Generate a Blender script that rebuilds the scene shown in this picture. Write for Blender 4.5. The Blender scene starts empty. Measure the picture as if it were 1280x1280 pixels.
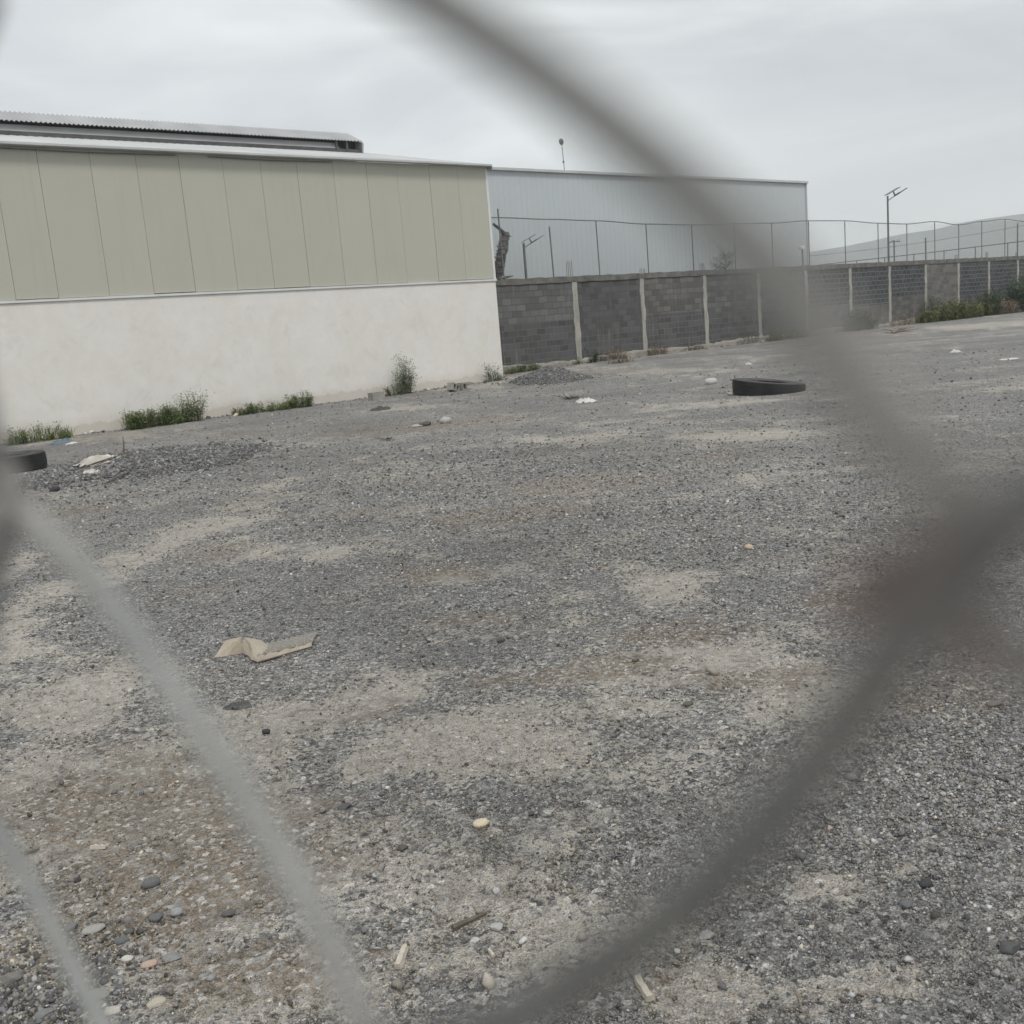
import bpy, math, random
import numpy as np
from math import sin, cos, radians, pi
from mathutils import Vector, Matrix

sc = bpy.context.scene
COL = sc.collection

# ------------------------------------------------------------------ camera
F = 1283.0
PITCH, ROLL, AZ, CAMH = radians(10.268), radians(-4.769), radians(49.99), 1.6
f_ = np.array([0, cos(PITCH), -sin(PITCH)])
u0 = np.array([0, sin(PITCH), cos(PITCH)])
r0 = np.array([1.0, 0, 0])
R_ = cos(ROLL) * r0 + sin(ROLL) * u0
U_ = -sin(ROLL) * r0 + cos(ROLL) * u0
CAM = np.array([0, 0, CAMH])
cam_data = bpy.data.cameras.new('camera')
cam = bpy.data.objects.new('camera', cam_data)
COL.objects.link(cam)
cam.matrix_world = Matrix(((R_[0], U_[0], -f_[0], 0), (R_[1], U_[1], -f_[1], 0),
                           (R_[2], U_[2], -f_[2], CAMH), (0, 0, 0, 1)))
cam_data.sensor_width = 36
cam_data.lens = 36 * F / 1280
cam_data.clip_start = 0.002
cam_data.clip_end = 12000
cam_data.dof.use_dof = True
cam_data.dof.focus_distance = 7.0
cam_data.dof.aperture_fstop = 36.08 / 2.8          # a phone lens: about 3 mm wide
sc.camera = cam

# ------------------------------------------------------------------ sky, sun, exposure
SUN_EL, SUN_AZ = radians(58), radians(150)           # high, behind the photographer's right shoulder
w = bpy.data.worlds.new('World')
sc.world = w
w.use_nodes = True
nt = w.node_tree
nt.nodes.clear()
wo = nt.nodes.new('ShaderNodeOutputWorld')
bg = nt.nodes.new('ShaderNodeBackground')
bg.inputs['Strength'].default_value = 0.1
sky = nt.nodes.new('ShaderNodeTexSky')
sky.sky_type = 'NISHITA'
sky.sun_disc = False
sky.sun_elevation = SUN_EL
sky.sun_rotation = SUN_AZ
sky.dust_density = 4
tc = nt.nodes.new('ShaderNodeTexCoord')
mp = nt.nodes.new('ShaderNodeMapping')
mp.inputs['Scale'].default_value = (1.0, 1.0, 4.6)
mp.inputs['Location'].default_value = (0.35, 0.2, 0.1)
nz = nt.nodes.new('ShaderNodeTexNoise')
nz.inputs['Scale'].default_value = 2.5
nz.inputs['Detail'].default_value = 5
nz.inputs['Roughness'].default_value = 0.5
nz.inputs['Distortion'].default_value = 0.5
rp = nt.nodes.new('ShaderNodeValToRGB')
rp.color_ramp.elements[0].position = 0.30
rp.color_ramp.elements[0].color = (0.50, 0.517, 0.537, 1)
rp.color_ramp.elements[1].position = 0.62
rp.color_ramp.elements[1].color = (0.89, 0.918, 0.905, 1)
# thin bright overcast to the left, a heavier bank of cloud to the right
dotn = nt.nodes.new('ShaderNodeVectorMath')
dotn.operation = 'DOT_PRODUCT'
dotn.inputs[1].default_value = (0.93, 0.20, 0.32)
mr = nt.nodes.new('ShaderNodeMapRange')
mr.inputs['From Min'].default_value = 0.15
mr.inputs['From Max'].default_value = 0.75
mr.inputs['To Min'].default_value = 0.0
mr.inputs['To Max'].default_value = 1.0
tint = nt.nodes.new('ShaderNodeMixRGB')
tint.inputs['Color1'].default_value = (1.0, 1.0, 1.0, 1)
tint.inputs['Color2'].default_value = (0.66, 0.66, 0.675, 1)
mul = nt.nodes.new('ShaderNodeMixRGB')
mul.blend_type = 'MULTIPLY'
mul.inputs['Fac'].default_value = 1
scl = nt.nodes.new('ShaderNodeMixRGB')
scl.blend_type = 'MULTIPLY'
scl.inputs['Fac'].default_value = 1
scl.inputs['Color2'].default_value = (10.0, 10.0, 10.0, 1)
mx = nt.nodes.new('ShaderNodeMixRGB')
mx.inputs['Fac'].default_value = 0.93
L = nt.links.new
L(tc.outputs['Generated'], mp.inputs['Vector'])
L(mp.outputs['Vector'], nz.inputs['Vector'])
L(nz.outputs['Fac'], rp.inputs['Fac'])
L(tc.outputs['Generated'], dotn.inputs[0])
L(dotn.outputs['Value'], mr.inputs['Value'])
L(mr.outputs['Result'], tint.inputs['Fac'])
L(rp.outputs['Color'], mul.inputs['Color1'])
L(tint.outputs['Color'], mul.inputs['Color2'])
sepz = nt.nodes.new('ShaderNodeSeparateXYZ')
L(tc.outputs['Generated'], sepz.inputs['Vector'])
lowr = nt.nodes.new('ShaderNodeMapRange')
lowr.inputs['From Min'].default_value = 0.02
lowr.inputs['From Max'].default_value = 0.16
lowr.inputs['To Min'].default_value = 0.75
lowr.inputs['To Max'].default_value = 0.0
L(sepz.outputs['Z'], lowr.inputs['Value'])
low = nt.nodes.new('ShaderNodeMixRGB')
low.inputs['Color2'].default_value = (0.74, 0.735, 0.70, 1)
L(lowr.outputs['Result'], low.inputs['Fac'])
L(mul.outputs['Color'], low.inputs['Color1'])
L(low.outputs['Color'], scl.inputs['Color1'])
L(sky.outputs['Color'], mx.inputs['Color1'])
L(scl.outputs['Color'], mx.inputs['Color2'])
L(mx.outputs['Color'], bg.inputs['Color'])
L(bg.outputs['Background'], wo.inputs['Surface'])

sd_ = bpy.data.lights.new('sun', 'SUN')
sd_.energy = 1.5
sd_.angle = radians(14)
sd_.color = (1.0, 0.965, 0.92)
sun = bpy.data.objects.new('sun', sd_)
COL.objects.link(sun)
sdir = Vector((sin(SUN_AZ) * cos(SUN_EL), cos(SUN_AZ) * cos(SUN_EL), sin(SUN_EL)))
sun.rotation_euler = sdir.to_track_quat('Z', 'Y').to_euler()
sun.location = (0, -20, 40)

sc.view_settings.view_transform = 'Standard'
sc.view_settings.look = 'None'
sc.view_settings.exposure = 0.3
sc.view_settings.gamma = 1.0
sc.cycles.use_denoising = True
sc.cycles.max_bounces = 6
sc.cycles.diffuse_bounces = 3

# ------------------------------------------------------------------ geometry of the place
def ray(x, y):
    return f_ + R_ * (x - 640) / F - U_ * (y - 640) / F
def gnd(x, y, z=0.0):
    d = ray(x, y)
    return CAM + d * ((z - CAMH) / d[2])
WD = np.array([sin(AZ), cos(AZ), 0])                # along the buildings
ND = np.array([WD[1], -WD[0], 0])                   # out of the facades
THETA = pi / 2 - AZ                                 # local x along WD, local y away from the lot
def P(s, q, z=0.0):
    p = WD * s - ND * q
    return (p[0], p[1], z)
def on_wall(x, y, q):                               # point of the vertical plane q metres off -> (s, z)
    d = ray(x, y)
    p = CAM + d * (-q / (d @ ND))
    return p @ WD, p[2]

rng = np.random.default_rng(7)
random.seed(7)

def hash2(ix, iy, seed):
    h = (ix.astype(np.int64) * 374761393 + iy.astype(np.int64) * 668265263 + seed * 974634777) & 0xFFFFFFFF
    h = ((h ^ (h >> 13)) * 1274126177) & 0xFFFFFFFF
    return ((h ^ (h >> 16)) & 0xFFFF) / 65535.0
def vnoise(x, y, seed=0):
    ix, iy = np.floor(x), np.floor(y)
    fx, fy = x - ix, y - iy
    fx = fx * fx * (3 - 2 * fx)
    fy = fy * fy * (3 - 2 * fy)
    a, b = hash2(ix, iy, seed), hash2(ix + 1, iy, seed)
    c, d = hash2(ix, iy + 1, seed), hash2(ix + 1, iy + 1, seed)
    return (a * (1 - fx) + b * fx) * (1 - fy) + (c * (1 - fx) + d * fx) * fy
def fbm(x, y, seed=0, octs=4):
    x, y = np.asarray(x, float), np.asarray(y, float)
    t, amp, n = 0, 0.5, 0
    for k in range(octs):
        t = t + amp * vnoise(x * 2 ** k + 17.3 * k, y * 2 ** k - 9.1 * k, seed + k)
        n += amp
        amp *= 0.55
    return t / n
def sstep(a, b, x):
    t = np.clip((x - a) / (b - a), 0, 1)
    return t * t * (3 - 2 * t)
def gz(x, y):
    x, y = np.asarray(x, float), np.asarray(y, float)
    r = np.hypot(x, y)
    s = x * WD[0] + y * WD[1]
    q = -(x * ND[0] + y * ND[1])
    z = (fbm(x * 0.55, y * 0.55, 3, 3) - 0.5) * 0.05 * sstep(60, 10, r)
    z += (fbm(x * 3.1, y * 3.1, 5, 3) - 0.5) * 0.022 * sstep(30, 6, r)
    z += 0.09 * sstep(18.5, 26, q) * sstep(16, 24, s) * sstep(66, 50, s)
    return z
def gp(px, py, lift=0.0):                            # where a pixel's ray meets the ground
    p = gnd(px, py)
    for _ in range(3):
        p = gnd(px, py, float(gz(p[0], p[1])))
    return Vector((p[0], p[1], float(gz(p[0], p[1])) + lift))

# ------------------------------------------------------------------ materials
def nodes_of(name):
    m = bpy.data.materials.new(name)
    m.use_nodes = True
    t = m.node_tree
    b = t.nodes['Principled BSDF']
    return m, t, b
def N(t, kind, **kw):
    n = t.nodes.new(kind)
    for k, v in kw.items():
        if k in n.inputs:
            n.inputs[k].default_value = v
        else:
            setattr(n, k, v)
    return n
def mix(t, fac, a, b, mode='MIX'):
    n = t.nodes.new('ShaderNodeMixRGB')
    n.blend_type = mode
    for k, v in (('Fac', fac), ('Color1', a), ('Color2', b)):
        if hasattr(v, 'is_linked'):
            t.links.new(v, n.inputs[k])
        elif isinstance(v, (int, float)):
            n.inputs[k].default_value = v if k == 'Fac' else (v, v, v, 1)
        else:
            n.inputs[k].default_value = (*v, 1) if len(v) == 3 else v
    return n.outputs['Color']
def ramp(t, v, stops):
    n = t.nodes.new('ShaderNodeValToRGB')
    e = n.color_ramp.elements
    while len(e) < len(stops):
        e.new(0.5)
    for k, (p, c) in enumerate(stops):
        e[k].position = p
        e[k].color = (c, c, c, 1) if isinstance(c, (int, float)) else (*c, 1)
    t.links.new(v, n.inputs['Fac'])
    return n.outputs['Color']
def noise(t, vec, scale, detail=4, rough=0.55, dist=0.0):
    n = N(t, 'ShaderNodeTexNoise', Scale=scale, Detail=detail, Roughness=rough, Distortion=dist)
    if vec is not None:
        t.links.new(vec, n.inputs['Vector'])
    return n.outputs['Fac']
def coords(t, scale=(1, 1, 1), which='Object'):
    c = t.nodes.new('ShaderNodeTexCoord')
    m = t.nodes.new('ShaderNodeMapping')
    m.inputs['Scale'].default_value = scale
    t.links.new(c.outputs[which], m.inputs['Vector'])
    return m.outputs['Vector']
def bump(t, b, h, strength=0.4, dist=0.01):
    n = N(t, 'ShaderNodeBump', Strength=strength, Distance=dist)
    t.links.new(h, n.inputs['Height'])
    t.links.new(n.outputs['Normal'], b.inputs['Normal'])
def simple(name, c1, c2, scale=6, rough=0.8, bstr=0.3, bscale=60, bdist=0.004, metal=0.0, stretch=(1, 1, 1), fine=None):
    m, t, b = nodes_of(name)
    v = coords(t, stretch)
    col = mix(t, ramp(t, noise(t, v, scale), [(0.3, 0.0), (0.7, 1.0)]), c1, c2)
    if fine:
        col = mix(t, fine, col, ramp(t, noise(t, v, scale * 9, 3), [(0.3, 0.35), (0.7, 1.0)]), 'MULTIPLY')
    t.links.new(col, b.inputs['Base Color'])
    b.inputs['Roughness'].default_value = rough
    b.inputs['Metallic'].default_value = metal
    if bstr:
        bump(t, b, noise(t, v, bscale, 5), bstr, bdist)
    return m
def attr(t, name):
    n = t.nodes.new('ShaderNodeAttribute')
    n.attribute_name = name
    return n

def ground_material():
    m, t, b = nodes_of('yard_gravel')
    v = coords(t)
    at = attr(t, 'patch')
    sep = t.nodes.new('ShaderNodeSeparateColor')
    t.links.new(at.outputs['Color'], sep.inputs['Color'])
    dust, brown, dark = sep.outputs[0], sep.outputs[1], sep.outputs[2]
    def vor(scale):
        n = N(t, 'ShaderNodeTexVoronoi', Scale=scale)
        t.links.new(v, n.inputs['Vector'])
        s = t.nodes.new('ShaderNodeSeparateColor')
        t.links.new(n.outputs['Color'], s.inputs['Color'])
        return n.outputs['Distance'], s.outputs[0]
    d1, c1 = vor(150)
    d2, c2 = vor(62)
    d3, c3 = vor(17)
    g1 = ramp(t, c1, [(0.0, (0.045, 0.045, 0.046)), (0.45, (0.185, 0.182, 0.178)), (0.85, (0.35, 0.342, 0.328)), (1.0, (0.68, 0.66, 0.62))])
    g2 = ramp(t, c2, [(0.0, (0.040, 0.040, 0.041)), (0.5, (0.195, 0.192, 0.187)), (0.86, (0.36, 0.352, 0.338)), (1.0, (0.68, 0.66, 0.62))])
    grav = mix(t, ramp(t, noise(t, v, 30, 3), [(0.42, 0.0), (0.58, 1.0)]), g1, g2)
    grav = mix(t, ramp(t, noise(t, v, 0.9, 5, 0.6), [(0.35, 0.0), (0.65, 0.55)]), grav, mix(t, 0.5, grav, (0.125, 0.124, 0.124)))
    # pale fines between the stones
    fines = mix(t, noise(t, v, 160, 3), (0.375, 0.345, 0.30), (0.51, 0.475, 0.425))
    fines = mix(t, ramp(t, c2, [(0.0, 0.0), (0.80, 0.0), (0.82, 1.0)]), fines, mix(t, 0.75, fines, g2))
    fines = mix(t, ramp(t, noise(t, v, 130, 4, 0.7), [(0.40, 0.6), (0.50, 0.0)]), fines, (0.15, 0.136, 0.118))
    fines = mix(t, ramp(t, noise(t, v, 24, 5, 0.7), [(0.40, 0.55), (0.50, 0.0)]), fines, mix(t, 0.5, g1, (0.16, 0.145, 0.125)))
    def ragged(mask, seedv, parts):
        """mask plus centred noises of several sizes, so its edge breaks up down to single stones"""
        acc = mask
        for k, (n, amp) in enumerate(parts):
            m1 = N(t, 'ShaderNodeMath', operation='MULTIPLY_ADD')
            t.links.new(n, m1.inputs[0])
            m1.inputs[1].default_value = amp
            m1.inputs[2].default_value = -0.5 * amp
            m2 = N(t, 'ShaderNodeMath', operation='ADD')
            t.links.new(acc, m2.inputs[0])
            t.links.new(m1.outputs[0], m2.inputs[1])
            acc = m2.outputs[0]
        return acc
    sv = t.nodes.new('ShaderNodeMapping')
    sv.inputs['Location'].default_value = (7.3, 3.1, 0)
    t.links.new(v, sv.inputs['Vector'])
    v5 = sv.outputs['Vector']
    fm = ramp(t, ragged(dust, 0, [(noise(t, v, 2.6, 5, 0.65, 0.3), 1.2), (noise(t, v, 9, 6, 0.70, 0.4), 1.0), (noise(t, v, 28, 5, 0.75), 1.15), (c2, 0.45)]), [(0.42, 0.0), (0.56, 1.0)])
    col = mix(t, fm, grav, fines)
    bm = ramp(t, ragged(brown, 1, [(noise(t, v5, 3, 4, 0.6), 0.9), (noise(t, v5, 12, 6, 0.68, 0.4), 1.1), (c2, 0.25)]), [(0.36, 0.0), (0.64, 0.78)])
    soil = mix(t, ramp(t, noise(t, v5, 70, 4, 0.7), [(0.35, 0.0), (0.65, 1.0)]), (0.10, 0.079, 0.059), (0.30, 0.245, 0.187))
    col = mix(t, bm, col, mix(t, ramp(t, c2, [(0.0, 0.0), (0.6, 0.0), (0.62, 0.7)]), soil, g2))
    dm = ramp(t, ragged(dark, 2, [(noise(t, v5, 6, 5, 0.7), 1.0), (c1, 0.3)]), [(0.40, 0.0), (0.8, 0.55)])
    col = mix(t, dm, col, mix(t, c1, (0.07, 0.07, 0.071), (0.215, 0.213, 0.209)))
    # crusts and damp spots, broad tone changes, and pale wheel streaks along the lot
    col = mix(t, ramp(t, noise(t, v5, 8, 6, 0.72), [(0.50, 0.0), (0.64, 0.6)]), col, mix(t, 0.55, col, (0.065, 0.062, 0.058)))
    col = mix(t, 1.0, col, ramp(t, noise(t, v5, 0.35, 5, 0.65), [(0.3, 1.0), (0.7, 1.52)]), 'MULTIPLY')
    rot = t.nodes.new('ShaderNodeMapping')
    rot.inputs['Rotation'].default_value = (0, 0, -0.25)
    rot.inputs['Scale'].default_value = (0.10, 1.1, 1)
    t.links.new(v, rot.inputs['Vector'])
    st = ramp(t, noise(t, rot.outputs['Vector'], 1.0, 6, 0.62), [(0.53, 0.0), (0.68, 0.5)])
    st = mix(t, 1.0, st, ramp(t, noise(t, v, 14, 5, 0.75), [(0.38, 0.0), (0.6, 1.0)]), 'MULTIPLY')
    col = mix(t, st, col, (0.56, 0.53, 0.47))
    t.links.new(col, b.inputs['Base Color'])
    b.inputs['Roughness'].default_value = 0.93
    b.inputs['Specular IOR Level'].default_value = 0.25
    h = mix(t, 0.5, d1, d2, 'ADD')
    h = mix(t, 0.35, h, noise(t, v, 200, 3), 'ADD')
    bump(t, b, h, 0.85, 0.016)
    return m

def stone_material():
    m, t, b = nodes_of('loose_stone')
    v = coords(t)
    a = attr(t, 'tone')
    col = mix(t, 0.5, a.outputs['Color'], ramp(t, noise(t, v, 240, 4), [(0.3, 0.55), (0.7, 1.2)]), 'MULTIPLY')
    t.links.new(col, b.inputs['Base Color'])
    b.inputs['Roughness'].default_value = 0.85
    b.inputs['Specular IOR Level'].default_value = 0.3
    return m

def v5p(t, v):
    m = t.nodes.new('ShaderNodeMapping')
    m.inputs['Location'].default_value = (11.0, 4.0, 2.0)
    t.links.new(v, m.inputs['Vector'])
    return m.outputs['Vector']
def plaster_material():
    m, t, b = nodes_of('white_plaster')
    v = coords(t)
    n1 = ramp(t, noise(t, v, 0.9, 6, 0.62), [(0.36, 0.0), (0.64, 1.0)])
    col = mix(t, n1, (0.72, 0.682, 0.64), (0.755, 0.735, 0.70))
    n2 = ramp(t, noise(t, v, 3.2, 6, 0.66, 0.3), [(0.42, 0.0), (0.66, 0.4)])
    col = mix(t, n2, col, (0.80, 0.785, 0.755))
    sp = t.nodes.new('ShaderNodeSeparateXYZ')
    t.links.new(v, sp.inputs['Vector'])
    # earth splashed up on the foot of the wall, rain runs under the flashing
    zz = N(t, 'ShaderNodeMath', operation='ADD')
    t.links.new(sp.outputs['Z'], zz.inputs[0])
    w1 = N(t, 'ShaderNodeMath', operation='MULTIPLY')
    t.links.new(noise(t, v, 2.6, 6, 0.7), w1.inputs[0])
    w1.inputs[1].default_value = -0.42
    t.links.new(w1.outputs[0], zz.inputs[1])
    col = mix(t, ramp(t, zz.outputs[0], [(0.0, 0.55), (0.04, 0.22), (0.22, 0.0)]), col, (0.46, 0.405, 0.33))
    v2 = coords(t, (5, 5, 0.25))
    run = ramp(t, noise(t, v2, 1.4, 5, 0.6), [(0.55, 0.0), (0.8, 0.10)])
    col = mix(t, run, col, (0.55, 0.51, 0.47))
    # stains of their own shape: grey bloom and rubbed patches
    col = mix(t, ramp(t, noise(t, v5p(t, v), 1.7, 7, 0.72, 0.6), [(0.54, 0.0), (0.66, 0.35)]), col, (0.60, 0.565, 0.52))
    col = mix(t, ramp(t, noise(t, v, 6.0, 5, 0.7, 0.2), [(0.58, 0.0), (0.70, 0.3)]), col, (0.64, 0.60, 0.55))
    t.links.new(col, b.inputs['Base Color'])
    b.inputs['Roughness'].default_value = 0.9
    bump(t, b, noise(t, v, 22, 6, 0.65), 0.35, 0.012)
    return m

def panel_material(name, c, rough=0.5):
    m, t, b = nodes_of(name)
    v = coords(t)
    gi = t.nodes.new('ShaderNodeNewGeometry')
    k = ramp(t, gi.outputs['Random Per Island'], [(0.0, 0.985), (1.0, 1.015)])
    col = mix(t, 1.0, c, k, 'MULTIPLY')
    col = mix(t, ramp(t, noise(t, v, 1.3, 5), [(0.4, 0.0), (0.7, 0.25)]), col, tuple(x * 0.9 for x in c))
    v2 = coords(t, (7, 7, 0.3))
    col = mix(t, ramp(t, noise(t, v2, 1.2, 5, 0.6), [(0.55, 0.0), (0.78, 0.25)]), col, tuple(x * 0.78 for x in c))
    t.links.new(col, b.inputs['Base Color'])
    b.inputs['Roughness'].default_value = rough
    bump(t, b, noise(t, v, 2.0, 2), 0.12, 0.02)
    return m

def block_material(name, up, lo, split, joint_up, joint_lo, jw=0.012, seed=0.0):
    m, t, b = nodes_of(name)
    c = t.nodes.new('ShaderNodeTexCoord')
    sp = t.nodes.new('ShaderNodeSeparateXYZ')
    t.links.new(c.outputs['Object'], sp.inputs['Vector'])
    cb = t.nodes.new('ShaderNodeCombineXYZ')
    wob = noise(t, c.outputs['Object'], 1.7, 3)
    wm = N(t, 'ShaderNodeMath', operation='MULTIPLY_ADD')
    t.links.new(wob, wm.inputs[0])
    wm.inputs[1].default_value = 0.09
    t.links.new(sp.outputs['Z'], wm.inputs[2])
    t.links.new(sp.outputs['X'], cb.inputs['X'])
    t.links.new(wm.outputs[0], cb.inputs['Y'])
    cb.inputs['Z'].default_value = seed
    def brick(c1, c2, mo, width):
        n = t.nodes.new('ShaderNodeTexBrick')
        n.inputs['Scale'].default_value = 1
        n.inputs['Brick Width'].default_value = 0.41
        n.inputs['Row Height'].default_value = 0.21
        n.inputs['Mortar Size'].default_value = width
        n.inputs['Mortar Smooth'].default_value = 0.25
        n.inputs['Bias'].default_value = -0.1
        n.inputs['Color1'].default_value = (*c1, 1)
        n.inputs['Color2'].default_value = (*c2, 1)
        n.inputs['Mortar'].default_value = (*mo, 1)
        t.links.new(cb.outputs[0], n.inputs['Vector'])
        return n
    bu = brick(tuple(x * 0.70 for x in up), tuple(x * 1.32 for x in up), joint_up, jw)
    bl = brick(tuple(x * 0.72 for x in lo), tuple(x * 1.3 for x in lo), tuple(0.55 * p_ + 0.45 * q_ for p_, q_ in zip(joint_lo, lo)), jw * 0.8)
    sm = N(t, 'ShaderNodeMath', operation='GREATER_THAN')
    t.links.new(sp.outputs['Z'], sm.inputs[0])
    sm.inputs[1].default_value = split
    col = mix(t, sm.outputs[0], bl.outputs['Color'], bu.outputs['Color'])
    v = c.outputs['Object']
    # courses laid from lighter and darker batches
    v3 = coords(t, (0.12, 1, 4.8))
    col = mix(t, ramp(t, noise(t, v3, 1.0, 2), [(0.35, 0.0), (0.7, 0.45)]), col, mix(t, 0.5, col, (0.17, 0.167, 0.16)))
    col = mix(t, ramp(t, noise(t, v, 1.1, 6, 0.7), [(0.47, 0.0), (0.75, 0.45)]), col, (0.125, 0.122, 0.117))
    v2 = coords(t, (6, 6, 0.5))
    col = mix(t, ramp(t, noise(t, v2, 1.3, 5, 0.6), [(0.58, 0.0), (0.74, 0.45)]), col, (0.33, 0.32, 0.295))
    col = mix(t, 0.45, col, ramp(t, noise(t, v, 45, 4, 0.7), [(0.3, 0.6), (0.7, 1.15)]), 'MULTIPLY')
    t.links.new(col, b.inputs['Base Color'])
    b.inputs['Roughness'].default_value = 0.95
    h = mix(t, 0.4, bu.outputs['Fac'], noise(t, v, 70, 4), 'SUBTRACT')
    n = N(t, 'ShaderNodeBump', Strength=0.5, Distance=0.012, invert=True)
    t.links.new(h, n.inputs['Height'])
    t.links.new(n.outputs['Normal'], b.inputs['Normal'])
    return m

def leaf_material(name, stops, rough=0.6):
    m, t, b = nodes_of(name)
    gi = t.nodes.new('ShaderNodeNewGeometry')
    col = ramp(t, gi.outputs['Random Per Island'], stops)
    v = coords(t)
    col = mix(t, 0.6, col, ramp(t, noise(t, v, 4, 3), [(0.35, 0.6), (0.65, 1.15)]), 'MULTIPLY')
    t.links.new(col, b.inputs['Base Color'])
    b.inputs['Roughness'].default_value = rough
    return m

def wire_material():
    m, t, b = nodes_of('galvanised_wire')
    v = coords(t)
    a = attr(t, 'rust_shade')  # red channel: painted shade, green channel: rust
    s = t.nodes.new('ShaderNodeSeparateColor')
    t.links.new(a.outputs['Color'], s.inputs['Color'])
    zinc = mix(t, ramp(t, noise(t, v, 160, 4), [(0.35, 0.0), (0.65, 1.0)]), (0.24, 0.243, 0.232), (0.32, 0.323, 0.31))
    wire_shade = mix(t, ramp(t, noise(t, v, 120, 4), [(0.4, 0.0), (0.6, 1.0)]), (0.10, 0.094, 0.088), (0.14, 0.132, 0.122))  # darker zinc: shade on the right-hand wires put into the colour
    col = mix(t, s.outputs[0], zinc, wire_shade)
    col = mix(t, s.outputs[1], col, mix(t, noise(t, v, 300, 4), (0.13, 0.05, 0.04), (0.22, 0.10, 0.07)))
    t.links.new(col, b.inputs['Base Color'])
    b.inputs['Roughness'].default_value = 0.7
    bump(t, b, noise(t, v, 900, 3), 0.3, 0.0004)
    return m

MT = {}
MT['ground'] = ground_material()
MT['stone'] = stone_material()
MT['plaster'] = plaster_material()
MT['cladding'] = panel_material('sage_panel', (0.455, 0.452, 0.382))
MT['cladding_grey'] = panel_material('pale_grey_sheet', (0.50, 0.54, 0.555), 0.4)
MT['dark_gap'] = simple('dark_gap', (0.13, 0.13, 0.11), (0.18, 0.18, 0.155), bstr=0)
MT['white_trim'] = simple('white_trim', (0.62, 0.63, 0.62), (0.70, 0.71, 0.70), 2, 0.5, 0.05)
MT['grey_trim'] = simple('grey_trim', (0.46, 0.47, 0.47), (0.56, 0.57, 0.57), 1.5, 0.5, 0.05)
MT['roof'] = simple('zinc_roof', (0.42, 0.43, 0.43), (0.55, 0.56, 0.555), 1.0, 0.45, 0.05, stretch=(1, 0.2, 1))
MT['corrugated'] = simple('corrugated_zinc', (0.33, 0.335, 0.34), (0.42, 0.425, 0.43), 0.8, 0.45, 0.05)
MT['vent_board'] = simple('vent_board', (0.46, 0.46, 0.46), (0.56, 0.56, 0.56), 1.5, 0.6, 0.05)
MT['vent_dark'] = simple('vent_dark', (0.06, 0.06, 0.06), (0.11, 0.11, 0.11), 3, 0.7, 0.05)
MT['concrete'] = simple('rough_concrete', (0.27, 0.262, 0.238), (0.42, 0.405, 0.365), 3, 0.92, 0.5, 40, 0.012, fine=0.5)
MT['concrete_pale'] = simple('pale_concrete', (0.32, 0.31, 0.28), (0.47, 0.455, 0.41), 4, 0.92, 0.5, 40, 0.012, stretch=(1, 1, 0.4), fine=0.45)
MT['concrete_cap'] = simple('weathered_concrete_cap', (0.115, 0.112, 0.106), (0.24, 0.232, 0.215), 2.6, 0.95, 0.5, 40, 0.012, fine=0.6)
MT['footing'] = simple('earthy_concrete', (0.25, 0.235, 0.205), (0.40, 0.375, 0.325), 2.2, 0.95, 0.6, 30, 0.02, fine=0.5)
MT['steel'] = simple('dull_steel', (0.13, 0.135, 0.14), (0.20, 0.205, 0.21), 5, 0.55, 0.1, metal=0.2)
MT['rebar'] = simple('rusty_bar', (0.10, 0.085, 0.075), (0.17, 0.14, 0.12), 20, 0.8, 0.2)
MT['black_plastic'] = simple('dark_plastic', (0.035, 0.036, 0.038), (0.06, 0.06, 0.062), 5, 0.5, 0.05)
MT['solar'] = simple('solar_cell', (0.045, 0.05, 0.065), (0.07, 0.075, 0.09), 5, 0.3, 0)
MT['rubber'] = simple('dusty_rubber', (0.012, 0.012, 0.013), (0.032, 0.032, 0.031), 6, 0.75, 0.25, 80, 0.004, fine=0.4)
MT['rubber_dust'] = simple('dusty_sidewall', (0.035, 0.035, 0.035), (0.105, 0.103, 0.10), 5, 0.85, 0.25, 80, 0.004, fine=0.4)
MT['sack'] = simple('dirty_white_plastic', (0.34, 0.30, 0.25), (0.62, 0.60, 0.56), 5, 0.6, 0.3, 40, 0.01)
MT['white_plastic'] = simple('white_plastic', (0.50, 0.49, 0.46), (0.68, 0.67, 0.65), 9, 0.5, 0.2)
MT['blue_plastic'] = simple('blue_plastic', (0.075, 0.125, 0.165), (0.13, 0.19, 0.235), 9, 0.45, 0.2)
MT['card'] = simple('weathered_cardboard', (0.37, 0.318, 0.25), (0.47, 0.415, 0.335), 9, 0.9, 0.25, 120, 0.003, fine=0.3)
MT['rag'] = simple('grey_green_rag', (0.07, 0.075, 0.07), (0.115, 0.12, 0.11), 30, 0.8, 0.4, 150, 0.004)
MT['dark_rag'] = simple('dark_scrap', (0.04, 0.04, 0.04), (0.08, 0.078, 0.075), 20, 0.8, 0.4)
MT['wood'] = simple('bleached_wood', (0.46, 0.42, 0.34), (0.72, 0.66, 0.56), 30, 0.85, 0.5, 60, 0.003, stretch=(1, 9, 9), fine=0.5)
MT['twig'] = simple('dry_twig', (0.085, 0.070, 0.055), (0.17, 0.145, 0.115), 20, 0.9, 0.3)
MT['bark'] = simple('shaggy_bark', (0.03, 0.029, 0.028), (0.24, 0.23, 0.215), 7, 0.95, 0.6, 50, 0.02, stretch=(0.5, 0.5, 3.0))
MT['leaf'] = leaf_material('weed_leaf', [(0.0, (0.053, 0.084, 0.020)), (0.5, (0.101, 0.147, 0.040)), (0.85, (0.148, 0.196, 0.058)), (1.0, (0.250, 0.287, 0.104))])
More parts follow.
